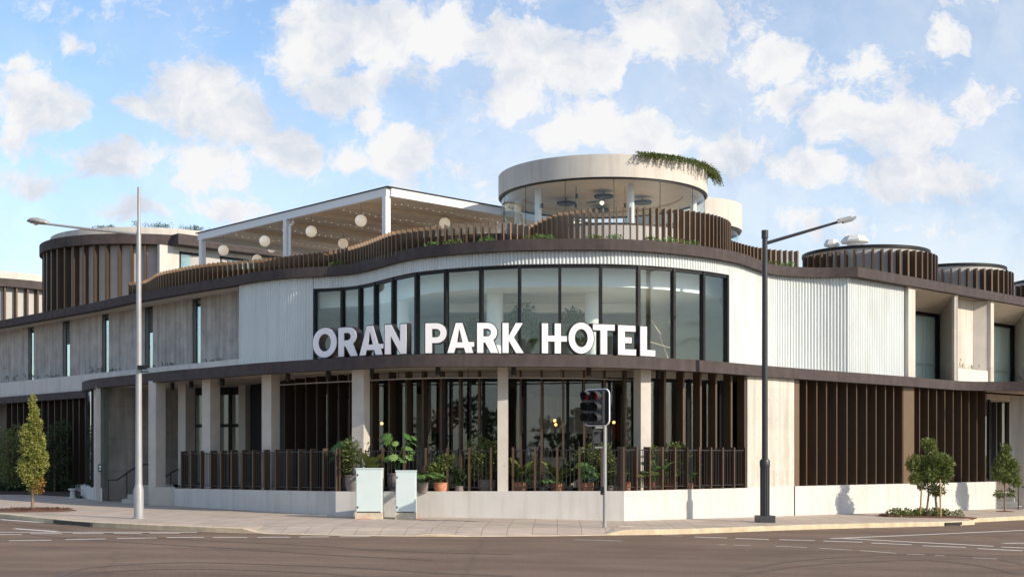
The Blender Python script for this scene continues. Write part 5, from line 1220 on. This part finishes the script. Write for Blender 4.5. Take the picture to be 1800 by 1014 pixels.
m = MB(); m.tube([rl(1347, 427.5), rl(1410, 409), rl(1476, 389.5)], [.05, .045, .035], 8); m.build('arm', 'pole_black', t_)
m = MB(); a = Vector(rl(1470, 391)); b = Vector(rl(1503, 383)); m.beam(a, b, .26, .06); m.beam(a.lerp(b, .1) + Vector((0, 0, .05)), a.lerp(b, .75) + Vector((0, 0, .05)), .2, .05); m.beam(a.lerp(b, .35) - Vector((0, 0, .05)), a.lerp(b, .9) - Vector((0, 0, .045)), .22, .04); m.build('luminaire', 'galv', t_)

# traffic signal
g = G(1063, 926.5); s_ = g.y / F
t_ = thing('traffic_signal', 'black six lens traffic signal on a galvanised pole by the kerb', 'traffic light', None, g)
hh = lambda py: (926.5 - py) * s_
m = MB(); m.tube([(0, 0, -.02), (0, 0, hh(745))], .048, 16); m.lathe([(.07, 0), (.07, .02), (.05, .03)], (0, 0, 0), 16); m.build('pole', 'galv', t_)
yaw = radians(-42); bx = (1049 - 1063) * s_; cz = hh(716)
f_ = Vector((sin(yaw), -cos(yaw), 0)); r_ = Vector((cos(yaw), sin(yaw), 0)); bc = Vector((bx, -.06, cz))
hw, hhh = .385, .445
def rr_board(k, e=0, rad=.13):
    out = []
    for cx, cy, a0 in ((hw - rad, hhh - rad, 0), (-hw + rad, hhh - rad, 90), (-hw + rad, -hhh + rad, 180), (hw - rad, -hhh + rad, 270)):
        for j in range(7): a = radians(a0 + j * 15); out.append((cx + (rad + e) * cos(a), cy + (rad + e) * sin(a)))
    return [bc + r_ * x + Vector((0, 0, y)) + f_ * k for x, y in out]
m = MB(); A = rr_board(-.01); B = rr_board(.012); n = len(A); m.idx(A + B, [tuple(range(n)), tuple(range(n, 2 * n))] + [(i, (i + 1) % n, n + (i + 1) % n, n + i) for i in range(n)]); m.build('target_board', 'black', t_)
m = MB(); A = rr_board(-.014, .0); B = rr_board(.016, 0); C = rr_board(.016, .022); D = rr_board(-.014, .022)
m.idx(A + B + C + D, [(i + a * n, (i + 1) % n + a * n, (i + 1) % n + ((a + 1) % 4) * n, i + ((a + 1) % 4) * n) for a in range(4) for i in range(n)]); m.build('white_border', 'letter', t_)
for ci, cx in enumerate((-.165, .14)):
    m = MB(); q = bc + r_ * cx + f_ * .07; m.box((q.x, q.y, q.z), (.29, .13, .82), yaw); hd = m.build('signal_head', 'pole_black', t_)
    for ri in range(3):
        c = bc + r_ * cx + f_ * .136 + Vector((0, 0, .27 - ri * .27)); V = []
        for k in (0, 1):
            for j in range(19):
                a = radians(-40 + 260 * j / 18); ext = (.23 if k else 0) * (1 - .25 * (1 - sin(max(0, min(pi, a)))) if k else 1); V.append(c + r_ * cos(a) * .125 + Vector((0, 0, sin(a) * .125)) + f_ * ext)
        m = MB(); m.idx(V, [(j, j + 1, 20 + j, 19 + j) for j in range(18)], 0, True); m.build('visor', 'pole_black', hd)
        m = MB(); Lc = [c + r_ * cos(2 * pi * j / 24) * .10 + Vector((0, 0, sin(2 * pi * j / 24) * .10)) + f_ * .004 for j in range(24)]; m.idx([c + f_ * .025] + Lc, [(0, j + 1, (j + 1) % 24 + 1) for j in range(24)], 0, True); m.build('lens', 'redlens' if ri == 0 else 'darklens', hd)
m = MB(); m.beam((-.25, 0, hh(751)), (.02, 0, hh(751)), .05, .04); m.build('bracket', 'galv', t_); m = MB(); m.beam((-.25, 0, hh(786)), (.02, 0, hh(786)), .04, .03); m.build('bracket', 'galv', t_)
pd = (1049 - 1063) * s_
m = MB(); m.box((pd, .08, hh(768)), (.20, .16, .44), radians(10)); ph = m.build('pedestrian_head', 'pole_black', t_)
for k in (758, 778): m = MB(); m.box((pd - .0, -.06, hh(k)), (.21, .14, .03), radians(10)); m.box((pd - .1, -.06, hh(k + 8)), (.02, .14, .2), radians(10)); m.build('hood', 'pole_black', ph)
pbx = (1058 - 1063) * s_
m = MB(); m.box((pbx, -.02, hh(862)), (.07, .12, .2)); m.build('push_button_box', 'frame', t_)
# service covers
for px, py, lab in ((1100, 925, 'flat square service cover in the footpath right of the traffic signal'), (640, 911.5, 'small rusty cover plate at the foot of the larger cabinet'), (727, 910.8, 'small rusty cover plate at the foot of the narrower cabinet')):
    q = G(px, py); t_ = thing('service_cover', lab, 'cover', 'service covers', q); m = MB(); m.box((0, 0, .006), (.42, .3, .012)); m.box((0, 0, .014), (.34, .22, .006)); m.build('plate', 'cabbase' if px > 1000 else 'terra', t_)

# trees across the street, seen only in the reflections
m = MB(); rnd = random.Random(3)
for k in range(26):
    x = -70 + k * 6 + rnd.uniform(-2, 2); y = -46 + rnd.uniform(-4, 4); h = rnd.uniform(4, 9); cl = [((x + rnd.uniform(-1.8, 1.8), y + rnd.uniform(-1.5, 1.5), rnd.uniform(.4, 1) * h), (2.0, 1.8, 1.3)) for _ in range(6)]
    crown(m, cl, 300, .7, .5, shell=.8)
tag(m.build('tree_belt', 'leaf_dark', None, recalc=False), kind='stuff')
